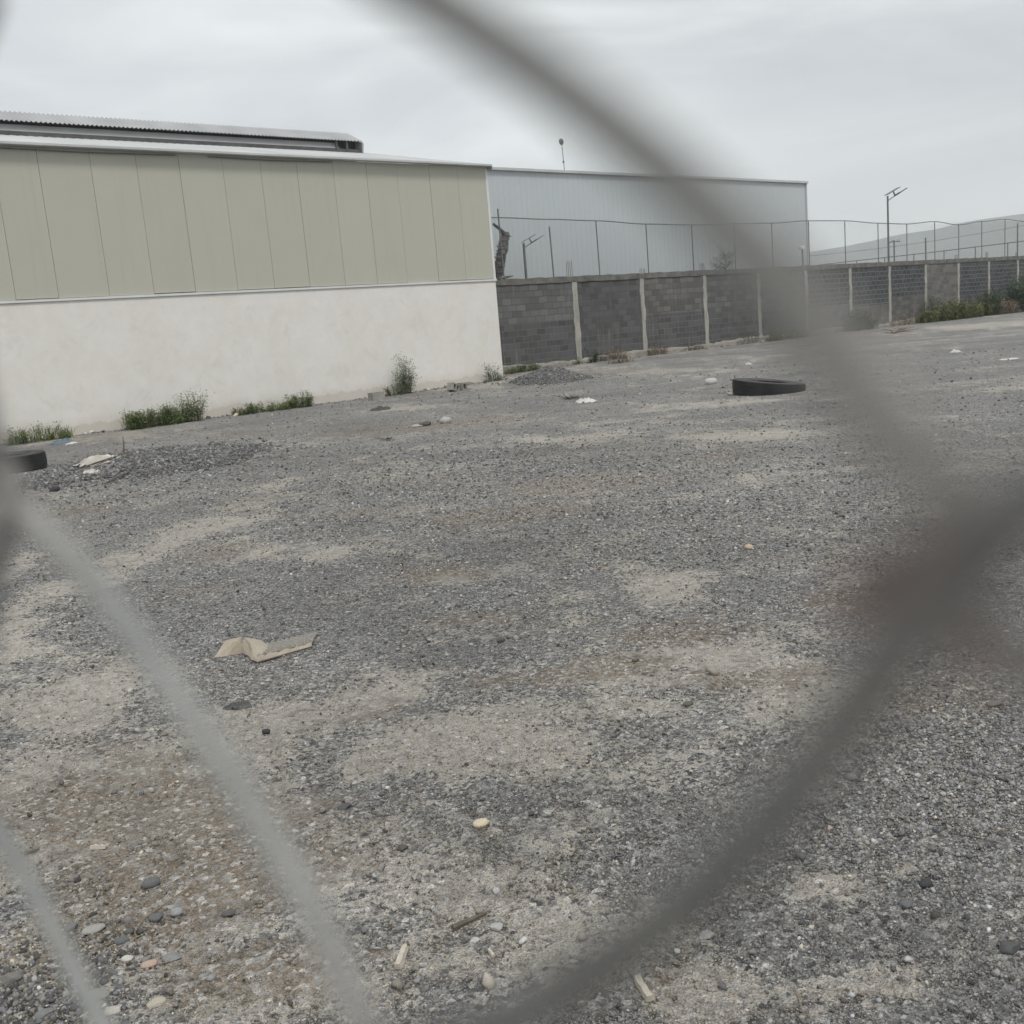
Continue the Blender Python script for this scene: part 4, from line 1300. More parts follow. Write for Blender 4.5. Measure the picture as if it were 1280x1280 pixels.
def gravel_heap(px, py, rx, ry, h, label, seed, count):
    c = gp(px, py)
    n = 60
    r = np.random.default_rng(seed)
    def hz(x, y):
        d = np.hypot(x / rx, y / ry) * (0.78 + 0.5 * fbm(x * 1.3 + 5, y * 1.3, seed, 3))
        return h * np.clip(1 - d, 0, 1) ** 1.15 * (0.75 + 0.5 * fbm(x * 3 + 2, y * 3, seed + 4, 3))
    xs = np.linspace(-rx * 1.15, rx * 1.15, n)
    ys = np.linspace(-ry * 1.15, ry * 1.15, n)
    X, Y = np.meshgrid(xs, ys)
    gx_, gy_ = X.ravel() + c.x, Y.ravel() + c.y
    hh = hz(X.ravel(), Y.ravel())
    Z = np.where(hh > 0.006, gz(gx_, gy_) + hh, gz(gx_, gy_) - 0.03) - c.z
    Z += (fbm(X.ravel() * 14, Y.ravel() * 14, seed + 9, 2) - 0.5) * 0.03 * (hh > 0.01)
    ii, jj = np.meshgrid(np.arange(n - 1), np.arange(n - 1), indexing='ij')
    q = np.stack([ii * n + jj, ii * n + jj + 1, (ii + 1) * n + jj + 1, (ii + 1) * n + jj], -1).reshape(-1, 4)
    tri = np.concatenate([q[:, [0, 1, 2]], q[:, [0, 2, 3]]])
    V0 = np.stack([X.ravel(), Y.ravel(), Z], 1)
    C0 = np.tile(np.array([[0.10, 0.102, 0.107, 1]]), (len(V0), 1))
    x, y = r.normal(0, rx * 0.48, count), r.normal(0, ry * 0.48, count)
    hs = hz(x, y)
    k = (hs > 0.004) | (r.random(count) < 0.25)
    x, y, hs = x[k], y[k], hs[k]
    S = np.clip(r.lognormal(math.log(0.030), 0.4, len(x)), 0.014, 0.08)
    C1 = stone_tones(len(x), 0.05) * 0.70
    v, fc, cc = stones_mesh(x, y, gz(x + c.x, y + c.y) - c.z + hs + S * 0.15, S, C1)
    o = mesh_np('gravel_heap', np.concatenate([V0, v]), np.concatenate([tri, fc + len(V0)]), MT['stone'], {'tone': np.concatenate([C0, cc])})
    o.location = c
    tag(o, label, 'gravel heap', 'dumped gravel heaps')
gravel_heap(195, 577, 1.75, 2.1, 0.20, 'wide flat heap of dark gravel behind the torn white sack', 3, 26000)
gravel_heap(60, 600, 1.0, 1.2, 0.10, 'thin spread of gravel around the half tyre at the left edge', 6, 7000)
gravel_heap(688, 475, 1.15, 1.9, 0.40, 'small grey gravel heap near the warehouse corner', 5, 14000)

def rock(name, label, cat, px, py, size, tone, flat=0.6, group=None, seed=0, smooth=True, rot=None, stretch=1.35):
    """a single stone: an icosphere pushed about by noise, rounded or broken"""
    r = np.random.default_rng(seed + 100)
    v, fc = ICO_V.copy(), ICO_F.copy()
    for _ in range(3 if smooth else 2):
        cache, nv, nf = {}, v.tolist(), []
        def mid(a, b):
            k = (min(a, b), max(a, b))
            if k not in cache:
                p = (np.array(nv[a]) + np.array(nv[b]))
                nv.append((p / np.linalg.norm(p)).tolist())
                cache[k] = len(nv) - 1
            return cache[k]
        for a, b, c in fc:
            ab, bc, ca = mid(a, b), mid(b, c), mid(c, a)
            nf += [(a, ab, ca), (b, bc, ab), (c, ca, bc), (ab, bc, ca)]
        v, fc = np.array(nv), np.array(nf)
    if smooth:
        k = 1 + 0.16 * (fbm(v[:, 0] * 1.3 + seed, v[:, 1] * 1.3 + v[:, 2], seed, 2) - 0.5) * 2
        v = v * k[:, None]
    else:
        for _ in range(9):                                   # knock flat faces off it
            d = r.normal(size=3)
            d /= np.linalg.norm(d)
            cut = r.uniform(0.55, 0.85)
            e = v @ d
            v = v - np.clip(e - cut, 0, None)[:, None] * d
        v += r.normal(0, 0.015, v.shape)
    v = v * np.array([stretch, 1.0, flat]) * size * 0.5
    a = r.uniform(0, pi) if rot is None else rot
    ca, sa = cos(a), sin(a)
    v = np.stack([v[:, 0] * ca - v[:, 1] * sa, v[:, 0] * sa + v[:, 1] * ca, v[:, 2]], 1)
    cc = np.tile(np.array([[*tone, 1.0]]), (len(v), 1))
    o = mesh_np(name, v, fc, MT['stone'], {'tone': cc}, smooth)
    o.location = gp(px, py, size * flat * 0.30)
    tag(o, label, cat, group)
    return o
GS = 'loose stones on the yard'
TAN, DKG, MDG, PAL, RED = (0.50, 0.43, 0.32), (0.135, 0.138, 0.14), (0.23, 0.232, 0.232), (0.47, 0.46, 0.43), (0.38, 0.28, 0.21)
rock('stone', 'smooth tan egg shaped pebble in the middle of the foreground', 'stone', 601, 1032, 0.044, (0.58, 0.50, 0.36), 0.62, GS, 1, True, 0.25, 1.25)
rock('stone', 'tan pebble lying alone far up the yard towards the right wire', 'stone', 936, 686, 0.055, (0.50, 0.40, 0.28), 0.7, GS, 2, True, 0, 1.1)
rock('stone', 'largest rounded dark grey stone at the lower left', 'stone', 189, 1107, 0.044, DKG, 0.72, GS, 3, True, 0.5, 1.3)
rock('stone', 'dark broken stone at the left end of the curved twig', 'stone', 197, 1149, 0.042, DKG, 0.66, GS, 4, False, 0.1, 1.2)
rock('stone', 'pale grey stone touching the dark broken stone by the twig', 'stone', 221, 1143, 0.034, (0.30, 0.305, 0.305), 0.72, GS, 5, True, 0.4, 1.1)
rock('stone', 'long light grey stone left of the dark broken stone', 'stone', 117, 1164, 0.040, (0.33, 0.325, 0.30), 0.5, GS, 6, True, 0.45, 1.6)
rock('stone', 'speckled dark stone left of the long light grey stone', 'stone', 90, 1162, 0.034, (0.17, 0.17, 0.17), 0.7, GS, 7, False, 0.2, 1.2)
rock('stone', 'flat round grey stone below the curved twig', 'stone', 152, 1178, 0.032, DKG, 0.6, GS, 8, True, 0.1, 1.3)
rock('stone', 'dark angular stone beside the pale blurred wire', 'stone', 287, 1143, 0.036, (0.115, 0.112, 0.11), 0.6, GS, 9, False, 0.2, 1.3)
rock('stone', 'white oval pebble below the flat round grey stone', 'stone', 159, 1200, 0.024, (0.52, 0.51, 0.48), 0.6, GS, 10, True, 0.0, 1.4)
rock('stone', 'pinkish oval pebble at the lower end of the curved twig', 'stone', 187, 1207, 0.031, (0.44, 0.34, 0.27), 0.55, GS, 11, True, 0.3, 1.4)
rock('stone', 'grey green slab stone next to the lowest pale wire', 'stone', 123, 1246, 0.045, (0.25, 0.252, 0.235), 0.5, GS, 12, False, -0.1, 1.4)
rock('stone', 'cream pebble near the bottom edge beside the lowest pale wire', 'stone', 141, 1266, 0.030, (0.50, 0.475, 0.42), 0.6, GS, 13, True, 0.1, 1.4)
rock('stone', 'tan rounded stone low in the pebbles of the lower left', 'stone', 196, 1256, 0.034, (0.44, 0.40, 0.33), 0.6, GS, 14, True, 0.3, 1.4)
rock('stone', 'grey stone touching the left edge among the coarse pebbles', 'stone', 14, 1227, 0.046, (0.19, 0.18, 0.17), 0.6, GS, 15, False, 0.3, 1.3)
rock('stone', 'square grey stone at the bottom left corner', 'stone', 56, 1270, 0.040, (0.20, 0.202, 0.2), 0.6, GS, 16, False, 0.3, 1.2)
rock('stone', 'flat grey chip just right of the pinkish pebble', 'stone', 216, 1198, 0.040, (0.24, 0.24, 0.24), 0.35, GS, 17, False, 0.3, 1.5)
rock('stone', 'black angular stone in the coarse gravel at the lower right', 'stone', 1156, 1107, 0.036, (0.06, 0.061, 0.064), 0.75, GS, 18, False, 0.3, 1.15)
rock('stone', 'dark stone with a white spot at the right edge', 'stone', 1262, 1188, 0.050, (0.10, 0.10, 0.102), 0.65, GS, 19, False, 0.3, 1.3)
rock('stone', 'dark flat stone just below the black angular stone', 'stone', 1133, 1133, 0.036, (0.14, 0.142, 0.145), 0.55, GS, 20, False, 0.1, 1.3)
rock('stone', 'pale grey angular stone below the dark blurred strand', 'stone', 885, 1171, 0.036, (0.36, 0.36, 0.35), 0.5, GS, 21, False, 0.2, 1.4)
rock('stone', 'white pebble by the right upright wood splinter', 'stone', 846, 1191, 0.018, (0.60, 0.59, 0.56), 0.75, GS, 22, False, 0.2, 1.1)
rock('stone', 'pale chip left of the short wood sliver', 'stone', 594, 1178, 0.026, (0.48, 0.47, 0.45), 0.6, GS, 23, False, 0.2, 1.2)
rock('stone', 'white chip right of the short wood sliver', 'stone', 654, 1178, 0.026, (0.55, 0.545, 0.52), 0.7, GS, 24, False, 0.6, 1.1)
rock('stone', 'pale flat stone above the short wood sliver', 'stone', 620, 1161, 0.034, (0.40, 0.395, 0.38), 0.5, GS, 25, False, 0.2, 1.4)
rock('stone', 'dark stone up left of the tan egg shaped pebble', 'stone', 503, 1063, 0.034, (0.09, 0.09, 0.093), 0.75, GS, 26, False, 0.2, 1.2)
rock('stone', 'black chunk near the left wire, left of the pale wire bend', 'stone', 431, 1011, 0.040, (0.10, 0.10, 0.105), 0.6, GS, 27, False, 0.2, 1.3)
rock('stone', 'brownish stone among the dust right of the lower dark strand', 'stone', 1243, 882, 0.050, (0.19, 0.17, 0.14), 0.55, GS, 28, False, 0.2, 1.4)
rock('stone', 'dark lone stone in the middle of the yard', 'stone', 627, 803, 0.045, (0.10, 0.097, 0.09), 0.8, GS, 29, False, 0.2, 1.1)
rock('stone', 'black lump on the pale dust below the grey rag', 'stone', 333, 917, 0.032, (0.045, 0.045, 0.047), 0.8, GS, 30, False, 0.2, 1.2)
rock('stone', 'dark little stone on the pale dust of the middle ground', 'stone', 861, 881, 0.036, (0.12, 0.112, 0.10), 0.6, GS, 31, False, 0.1, 1.4)
rock('rock', 'whitish rounded rock near the large flattened tyre', 'rock', 889, 480, 0.21, (0.50, 0.49, 0.47), 0.85, None, 32, True, 0.1, 1.35)
rock('rock', 'pale lump beside the brown earth strip, below the broken blocks', 'rock', 557, 529, 0.19, (0.42, 0.415, 0.40), 0.75, None, 33, True, 0.1, 1.15)
rock('rock', 'small pale stone left of the flattened tyre, low on the ground', 'rock', 913, 494, 0.14, (0.36, 0.355, 0.34), 0.6, None, 34, False, 0.1, 1.3)
rock('rock', 'dark rock by the pale flake on the brown earth strip', 'rock', 532, 532, 0.20, (0.10, 0.095, 0.09), 0.5, None, 35, False, 0.1, 1.3)
rock('rock', 'pale flake beside the dark rock on the brown earth strip', 'rock', 522, 533, 0.20, (0.40, 0.37, 0.33), 0.25, None, 36, False, 0.1, 1.5)
rock('rock', 'white rubble lump in front of the far weed bank', 'rock', 1190, 399, 0.80, (0.52, 0.50, 0.46), 0.5, 'white rubble by the weed bank', 37, False, 0.2, 1.4)
rock('rock', 'pale rubble lump at the left of the far weed bank edge', 'rock', 1168, 402, 0.45, (0.50, 0.49, 0.46), 0.6, 'white rubble by the weed bank', 38, False, 0.2, 1.2)
rock('rock', 'pale grey rubble right of the white lump by the weed bank', 'rock', 1203, 397.5, 0.6, (0.36, 0.35, 0.33), 0.5, 'white rubble by the weed bank', 39, False, 0.2, 1.3)
rock('rock', 'orange tinged rubble among the right of the weed bank', 'rock', 1240, 390.5, 0.7, (0.42, 0.34, 0.24), 0.5, 'white rubble by the weed bank', 40, False, 0.2, 1.4)
rock('stone', 'dark lump just left of the wide gravel heap, below the sack', 'stone', 68, 614, 0.13, (0.06, 0.06, 0.062), 0.7, GS, 41, False, 0.2, 1.2)

# ------------------------------------------------------------------ tyres
def tyre_mesh(R, W, hole, sag=0.0):
    """a truck tyre lying flat: ribbed tread, shoulders and sidewalls; returns tread and sidewall builders"""
    tr, sw = MB(), MB()
    n = 96
    tread = []
    for k in range(5):
        z0, z1 = -0.40 + k * 0.168, -0.40 + k * 0.168 + 0.128
        tread += [(1.0 - 0.03 * abs((z0 + z1)) ** 2, z0), (1.0 - 0.03 * abs((z0 + z1)) ** 2, z1)]
        if k < 4:
            tread += [(0.972, z1 + 0.004), (0.972, z1 + 0.036)]
    def lathe(m, prof):
        vs, fs = [], []
        for i in range(n):
            a = 2 * pi * i / n
            for (pr_, pz) in prof:
                zz_ = pz * W
                dz = sag * (cos(a) * pr_ * 0.5 + 0.5)
                vs.append((cos(a) * pr_ * R, sin(a) * pr_ * R, (zz_ + W * 0.5) * (1 - dz * 0.55)))
        k = len(prof)
        for i in range(n):
            i2 = (i + 1) % n
            for j in range(k - 1):
                fs.append((i * k + j, i2 * k + j, i2 * k + j + 1, i * k + j + 1))
        m.add(vs, fs)
    lathe(tr, [(0.955, -0.455), (0.985, -0.425)] + tread + [(0.985, 0.425), (0.955, 0.455)])
    up = [(0.957, 0.452), (0.90, 0.49), (0.80, 0.50), (0.70, 0.485), (0.63, 0.45), (hole + 0.02, 0.42), (hole, 0.39), (hole - 0.005, 0.33), (hole + 0.03, 0.30), (0.86, 0.36), (0.93, 0.2), (0.93, -0.2), (0.86, -0.36), (hole + 0.03, -0.30), (hole, -0.39), (0.70, -0.485), (0.90, -0.49), (0.957, -0.452)]
    lathe(sw, up)
    return tr, sw
def tyre(px, py, R, W, label, rotz, sag, tilt):
    p = gp(px, py)
    t = thing('tyre', label, 'tyre', p, rotz, 'dumped truck tyres')
    t.rotation_euler = (tilt[0], tilt[1], rotz)
    a, b = tyre_mesh(R, W, 0.57, sag)
    a.build('tread', MT['rubber'], t, smooth=False)
    b.build('sidewall', MT['rubber_dust'], t, smooth=True)
    return t, p
t_, p_ = tyre(961, 490.5, 0.66, 0.29, 'large flattened black tyre lying alone on the right of the yard', 0.1, 0.9, (radians(2), radians(1.5)))
m = MB()
m.box(0.55, 1.05, -0.30, -0.24, 0.0, 0.02)
m.build('torn_strip', MT['rubber'], t_)
tyre(13, 589, 0.55, 0.27, 'black ribbed tyre half out of frame at the left edge', 0.3, 0.0, (0, 0))

# ------------------------------------------------------------------ litter and debris
def crumple(name, label, cat, px, py, lx, ly, h, mat, seed, rotz=0.0, group=None, torn=True, n=26, lift=0.0):
    r = np.random.default_rng(seed)
    c = gp(px, py)
    X, Y = np.meshgrid(np.linspace(-1, 1, n), np.linspace(-1, 1, n))
    x, y = X.ravel(), Y.ravel()
    ridge = np.abs(fbm(x * 1.8 + seed, y * 1.8, seed, 4) - 0.5) * 2
    z = h * np.clip(1.15 - (x ** 2 + y ** 2) * 1.1, 0.02, 1) * (0.25 + 1.6 * ridge * (0.5 + fbm(x * 6, y * 6, seed + 2, 2)))
    z = np.maximum(z, 0.003)
    wx = x + 0.22 * (fbm(x * 2, y * 2, seed + 5, 3) - 0.5)
    wy = y + 0.22 * (fbm(x * 2 + 9, y * 2, seed + 6, 3) - 0.5)
    ex = 1 + 0.35 * (fbm(np.arctan2(y, x) * 2.2, x * 0, seed + 8, 3) - 0.5)
    ca, sa = cos(rotz), sin(rotz)
    bx, by = wx * ex * lx / 2, wy * ex * ly / 2
    V = np.stack([bx * ca - by * sa, bx * sa + by * ca, z], 1)
    V[:, 2] += gz(V[:, 0] + c.x, V[:, 1] + c.y) - c.z
    q = []
    for i in range(n - 1):
        for j in range(n - 1):
            u, v = (j / (n - 2) * 2 - 1), (i / (n - 2) * 2 - 1)
            rad = math.hypot(u, v) if not torn else math.hypot(u, v) + 0.55 * (float(fbm(math.atan2(v, u) * 3.1 + 9, 0.3, seed + 3, 3)) - 0.5)
            if rad > 1.05:
                continue
            q.append((i * n + j, i * n + j + 1, (i + 1) * n + j + 1, (i + 1) * n + j))
    o = mesh_np(name, V, np.array(q), mat, None, False)
    sol = o.modifiers.new('sheet', 'SOLIDIFY')
    sol.thickness = 0.004
    o.location = c + Vector((0, 0, lift))
    tag(o, label, cat, group)
    return o
crumple('plastic_sack', 'torn dirty white sack lying on the wide gravel heap', 'sack', 134, 585, 0.80, 0.75, 0.15, MT['sack'], 2, 0.5, lift=0.085)
crumple('plastic_sheet', 'small torn strip of white sack in front of the big sack', 'sack', 116, 595, 0.34, 0.40, 0.07, MT['sack'], 9, 0.3, lift=0.03)
crumple('plastic_scrap', 'flat blue plastic scrap near the left weed', 'scrap', 76, 553.5, 0.42, 0.75, 0.07, MT['blue_plastic'], 4, 0.1)
crumple('plastic_scrap', 'white flattened wrapper beside the blue plastic scrap', 'scrap', 89, 554.5, 0.22, 0.5, 0.04, MT['white_plastic'], 6, 0.2)
crumple('plastic_bag', 'white plastic bag caught in dark twigs in the middle distance', 'bag', 733, 502, 0.42, 0.6, 0.09, MT['white_plastic'], 5, 0.2)
crumple('plastic_scrap', 'small white litter scrap on the bare ground far right', 'scrap', 1195, 440.5, 0.20, 0.4, 0.08, MT['white_plastic'], 7, 0.2)
crumple('plastic_scrap', 'flat white strip of litter by the far right edge', 'scrap', 1262, 449, 0.42, 0.3, 0.03, MT['white_plastic'], 8, 0.1)
crumple('plastic_scrap', 'dark flat scrap on the ground below the concrete block', 'scrap', 475, 512, 0.52, 0.7, 0.08, MT['dark_rag'], 10, 0.0)
crumple('rag', 'grey green scrap of rag below the cardboard', 'rag', 301, 884, 0.10, 0.075, 0.040, MT['rag'], 11, 0.5)
crumple('rag', 'black end of torn rubber beside the grey green rag', 'rag', 287, 884, 0.055, 0.06, 0.012, MT['dark_rag'], 12, -0.2)
crumple('dead_leaf', 'curled brown dead leaf near the largest dark grey stone', 'leaf', 219, 1082, 0.024, 0.03, 0.016, MT['leaf_dry'], 13, 0.3)
crumple('plastic_scrap', 'tiny white scrap on the yard above the tyre', 'scrap', 936, 455.5, 0.16, 0.4, 0.05, MT['white_plastic'], 14, 0.1)

def twigs(name, label, px, py, seed, n, ln, up, group=None, mat='twig', r0=0.012, loc=None):
    r = random.Random(seed)
    c = loc or gp(px, py)
    m = MB()
    for k in range(n):
        a = r.uniform(0, 2 * pi)
        l = ln * r.uniform(0.45, 1.0)
        h = r.uniform(0.02, 1.0) * up
        b = Vector((cos(a) * l, sin(a) * l, h * l))
        mid = b * 0.5 + Vector((r.gauss(0, 0.05), r.gauss(0, 0.05), 0.04)) * ln
        m.tube([Vector((0, 0, 0.02)), mid, b], [r0, r0 * 0.75, r0 * 0.35], 5)
        if r.random() < 0.6:
            m.tube([mid, mid + Vector((r.gauss(0, 0.2), r.gauss(0, 0.2), r.uniform(0.0, 0.2))) * ln], [r0 * 0.6, r0 * 0.2], 4)
    o = m.build(name, MT[mat], None, c)
    tag(o, label, 'twigs', group)
t2 = gp(157, 582, 0.10)
m = MB()
for e in [(-0.55, -0.75, -0.06), (0.50, -0.15, -0.02), (0.0, 0.06, 0.34), (0.16, -0.55, -0.07), (-0.25, 0.25, 0.04), (0.20, 0.30, 0.03), (-0.28, -0.50, -0.02)]:
    e = Vector(e)
    m.tube([Vector((0, 0, 0.08)), e * 0.55 + Vector((0.01, 0, 0.05)), e], [0.016, 0.011, 0.005], 5)
o = m.build('dry_branch', MT['twig'], None, t2)
tag(o, 'dry forked branch lying across the torn white sack', 'branch')
m = MB()
a, b_ = gp(130, 607), gp(168, 592)
m.tube([Vector((0, 0, 0.02)), (b_ - a) * 0.5 + Vector((0, 0.1, 0.05)), b_ - a + Vector((0, 0, 0.05))], [0.012, 0.015, 0.006], 5)
o = m.build('dry_branch', MT['twig'], None, a)
tag(o, 'thin dry stick on the ground below the torn white sack', 'branch')
twigs('dry_twigs', 'dark twigs tangled beside the white plastic bag', 711, 499, 4, 14, 0.42, 0.35)
twigs('dry_twigs', 'heap of grey twigs on the bare ground before the seventh wall bay', 1117, 417, 5, 16, 1.0, 0.35, None, 'leaf_dry', 0.02)
twigs('dry_twigs', 'fork of dead twig on the brown earth, left of centre', 487, 550, 6, 6, 0.30, 0.5, None, 'leaf_dry', 0.014)
twigs('dry_twigs', 'little dark twig tuft left of the flattened tyre', 920, 480, 7, 9, 0.22, 0.8)

def hollow_block(px, py, rotz, tilt, label, L_=0.40, D_=0.20, H_=0.20, broken=False):
    c = gp(px, py)
    m = MB()
    t = 0.032
    m.box(-L_ / 2, L_ / 2, -D_ / 2, -D_ / 2 + t, 0, H_)
    m.box(-L_ / 2, L_ / 2, D_ / 2 - t, D_ / 2, 0, H_)
    for x in (-L_ / 2, -t / 2, L_ / 2 - t):
        if broken and x > 0.1:
            continue
        m.box(x, x + t, -D_ / 2 + t, D_ / 2 - t, 0.0, H_ - 0.002)
    o = m.build('concrete_block', MT['concrete'], None, c)
    o.rotation_euler = (tilt[0], tilt[1], rotz)
    tag(o, label, 'concrete block', 'loose concrete blocks by the warehouse wall')
    return o
hollow_block(471, 500, THETA + 0.1, (0, 0), 'whole grey concrete block lying left of the tall narrow weed', 0.40, 0.20, 0.20)
o = hollow_block(563, 489.5, THETA + 0.5, (radians(90), 0), 'tilted hollow block showing its dark opening, left of its twin', 0.34, 0.20, 0.20)
o.location.z += 0.10
o.rotation_euler = (radians(90), radians(18), THETA + 0.4)
o = hollow_block(577, 487.5, THETA + 0.2, (radians(90), 0), 'upright hollow block with dark end, nearest the warehouse corner', 0.34, 0.20, 0.20, True)
o.location.z += 0.10
def crate():
    p = gp(1266, 389.5)
    t = thing('slatted_crate', 'low grey slatted crate in front of the dark shrub', 'crate', p, THETA - 0.5)
    m = MB()
    for k in range(7):
        x = -0.75 + k * 0.25
        m.box(x - 0.03, x + 0.03, -0.3, -0.27, 0.0, 0.46)
    m.build('slats', MT['concrete_pale'], t)
    m = MB()
    m.box(-0.85, 0.85, -0.266, -0.20, 0.40, 0.48)
    m.box(-0.85, 0.85, -0.266, -0.20, 0.0, 0.09)
    m.box(-0.85, 0.85, 0.20, 0.26, 0.40, 0.48)
    m.box(-0.85, -0.78, -0.19, 0.19, 0.40, 0.475)
    m.box(0.78, 0.85, -0.19, 0.19, 0.40, 0.475)
    for x in (-0.84, 0.77):
        m.box(x, x + 0.07, 0.2, 0.255, 0, 0.395)
    m.build('frame', MT['concrete'], t)
crate()

# cardboard: a folded sheet half buried in grit, with one flap bent up
def cardboard():
    o0 = gp(322, 831)
    def rel(px, py, z):
        p = gnd(px, py, o0.z)
        return Vector((p[0] - o0.x, p[1] - o0.y, z))
    t = thing('cardboard', 'flattened tan cardboard half covered with grit, one flap bent up', 'cardboard', o0, 0)
    A, B, Cc = Vector((0, 0, 0.012)), rel(390, 810, 0.006), rel(303, 818, 0.01)
    up = Vector((0, 0, 1))
    n = 22
    back = Vector((-0.02, 0.26, 0))
    rows = []
    r = random.Random(5)
    for k in range(n):
        u = k / (n - 1)
        base = A.lerp(B, u)
        edge = base + up * (0.027 * (1 - 0.35 * u)) + Vector((0, 0.012, 0)) + Vector((0, 0, r.uniform(-0.004, 0.004)))
        r1 = edge + back * 0.25 + Vector((0, 0, -0.006 + r.uniform(-0.002, 0.002)))
        r2 = edge + back * 0.6 + Vector((0, 0, -0.020))
        r3 = edge + back + Vector((0, 0, -0.05))
        rows.append((base + Vector((0, 0.004, -0.004)), base + Vector((0, -0.006, 0.006)), base.lerp(edge, 0.55) + Vector((0, -0.006, 0)), edge, r1, r2, r3))
    vs, fs = [], []
    for row in rows:
        vs += row
    w_ = len(rows[0])
    for i in range(n - 1):
        for j in range(w_ - 1):
            fs.append((i * w_ + j, (i + 1) * w_ + j, (i + 1) * w_ + j + 1, i * w_ + j + 1))
    m = MB()
    m.add(vs, fs)
    ob = m.build('folded_sheet', MT['card'], t)
    s_ = ob.modifiers.new('board', 'SOLIDIFY')
    s_.thickness = 0.004
    # curled left end
    m = MB()
    vs, fs = [], []
    top = rows[0]
    k = 4
    for i in range(k):
        u = i / (k - 1)
        b0 = A.lerp(Cc, u)
        h = 0.027 + 0.048 * u ** 0.8
        bulge = Vector((-0.004, -0.004, 0)) * (1 if i % 2 else -1)
        tp = b0 + up * h + Vector((0.018, 0.04, 0)) * (1 - 0.3 * u)
        vs += [b0 + bulge, b0.lerp(tp, 0.5) + bulge * 1.3, tp, tp + Vector((0.06, 0.10, -0.03 - 0.02 * u))]
    for i in range(k - 1):
        for j in range(3):
            fs.append((i * 4 + j, i * 4 + j + 1, i * 4 + 5 + j, i * 4 + 4 + j))
    m.add(vs, fs)
    ob = m.build('curled_end', MT['card'], t)
    s_ = ob.modifiers.new('board', 'SOLIDIFY')
    s_.thickness = 0.004
    m = MB()
    D = rel(268, 824, 0.008)
    E_ = rel(283, 817, 0.05)
    tp = Cc + Vector((0, 0.02, 0.082))
    m.add([Cc + Vector((0, 0, -0.005)), tp, E_ + Vector((0, 0.01, 0.02)), D, Cc.lerp(D, 0.5) + Vector((0, -0.012, 0.0))], [(0, 1, 2, 3, 4)])
    ob = m.build('flap', MT['card'], t)
    s_ = ob.modifiers.new('board', 'SOLIDIFY')
    s_.thickness = 0.004
    return o0, A, B, back
CB = cardboard()
# grit lying on the cardboard
def grit():
    o0, A, B, back = CB
    n = 9000
    u, v = rng.uniform(0.0, 1.0, n), rng.beta(1.5, 1.0, n) * 1.06
    pts = np.array([list(A.lerp(B, float(a)) + Vector((0, 0.012, 0.027 * (1 - 0.35 * float(a)))) + back * float(b) + Vector((0, 0, -0.02 * float(b) ** 1.3))) for a, b in zip(u, v)])
    S = np.clip(rng.lognormal(math.log(0.0065), 0.35, n), 0.003, 0.014)
    C = rng.uniform(0.20, 0.36, n)[:, None] * np.array([1.06, 1.0, 0.90])
    v_, fc, cc = stones_mesh(pts[:, 0] + o0.x, pts[:, 1] + o0.y, pts[:, 2] + o0.z + S * 0.15, S, C)
    o = mesh_np('grit', v_, fc, MT['stone'], {'tone': cc})
    tag(o, kind='stuff')
grit()

def splinter(px, py, ln, wd, th, ang, label, seed, tilt=0.0):
    r = random.Random(seed)
    c = gp(px, py)
    m = MB()
    n = 8
    vs, fs = [], []
    for i in range(n):
        u = i / (n - 1)
        w0 = wd * (1 - 0.25 * u) * (1 + r.uniform(-0.10, 0.10)) * (0.55 if u == 1 else 1)
        h0 = th * (1 + r.uniform(-0.15, 0.15)) * (0.6 if u == 1 else 1)
        off = r.uniform(-0.05, 0.05) * wd
        x = (u - 0.5) * ln
        vs += [(x, off - w0 / 2, 0), (x, off + w0 / 2, 0), (x, off + w0 * 0.42, h0), (x, off - w0 * 0.30, h0 * 1.08)]
    for i in range(n - 1):
        for j in range(4):
            fs.append((i * 4 + j, i * 4 + (j + 1) % 4, i * 4 + 4 + (j + 1) % 4, i * 4 + 4 + j))
    fs += [(3, 2, 1, 0), tuple(range(n * 4 - 4, n * 4))]
    m.add(vs, fs)
    o = m.build('wood_splinter', MT['wood'], None, (c.x, c.y, c.z + 0.004))
    o.rotation_euler = (0, tilt, ang)
    tag(o, label, 'wood splinter', 'wood splinters on the gravel')
splinter(503, 1199, 0.088, 0.021, 0.014, radians(82), 'upright pale wood splinter right of the lower left wire', 1, radians(-4))
splinter(804, 1239, 0.086, 0.023, 0.014, radians(107), 'pale wood splinter nearest the bottom edge, below the dark strand', 2, radians(-4))
splinter(614, 1194, 0.036, 0.010, 0.008, radians(112), 'tiny pale wood sliver between the two larger splinters', 3)
splinter(123, 1062, 0.052, 0.014, 0.012, radians(-6), 'bleached bone pale splinter at the far lower left', 4)

def stick(name, label, pts, r0, mat, lift=0.008):
    ps = [gp(*q) for q in pts]
    o0 = ps[0]
    m = MB()
    m.tube([p - o0 + Vector((0, 0, lift)) for p in ps], [r0 * (1 - 0.5 * k / (len(ps) - 1)) for k in range(len(ps))], 6)
    o = m.build(name, MT[mat], None, o0)
    tag(o, label, 'stick', 'sticks on the ground')
stick('stick', 'dark weathered stick above the tiny wood sliver', [(566, 1163), (588, 1153), (608, 1144)], 0.009, 'twig')
stick('stick', 'thin curved tan twig among the lower left stones', [(238, 1112), (222, 1122), (200, 1137), (180, 1152), (169, 1168), (171, 1182), (186, 1195)], 0.0032, 'leaf_dry')
stick('stick', 'thin straw stalk pointing down near the bottom right', [(993, 1237), (1000, 1256), (1005, 1272)], 0.0022, 'leaf_dry')
stick('stick', 'short dark stick near the left edge of the foreground', [(31, 1070), (40, 1067), (50, 1064)], 0.007, 'twig')
stick('stick', 'thin dark stem lying left of the upright pale splinter', [(462, 1190), (478, 1190), (492, 1191)], 0.0025, 'twig')
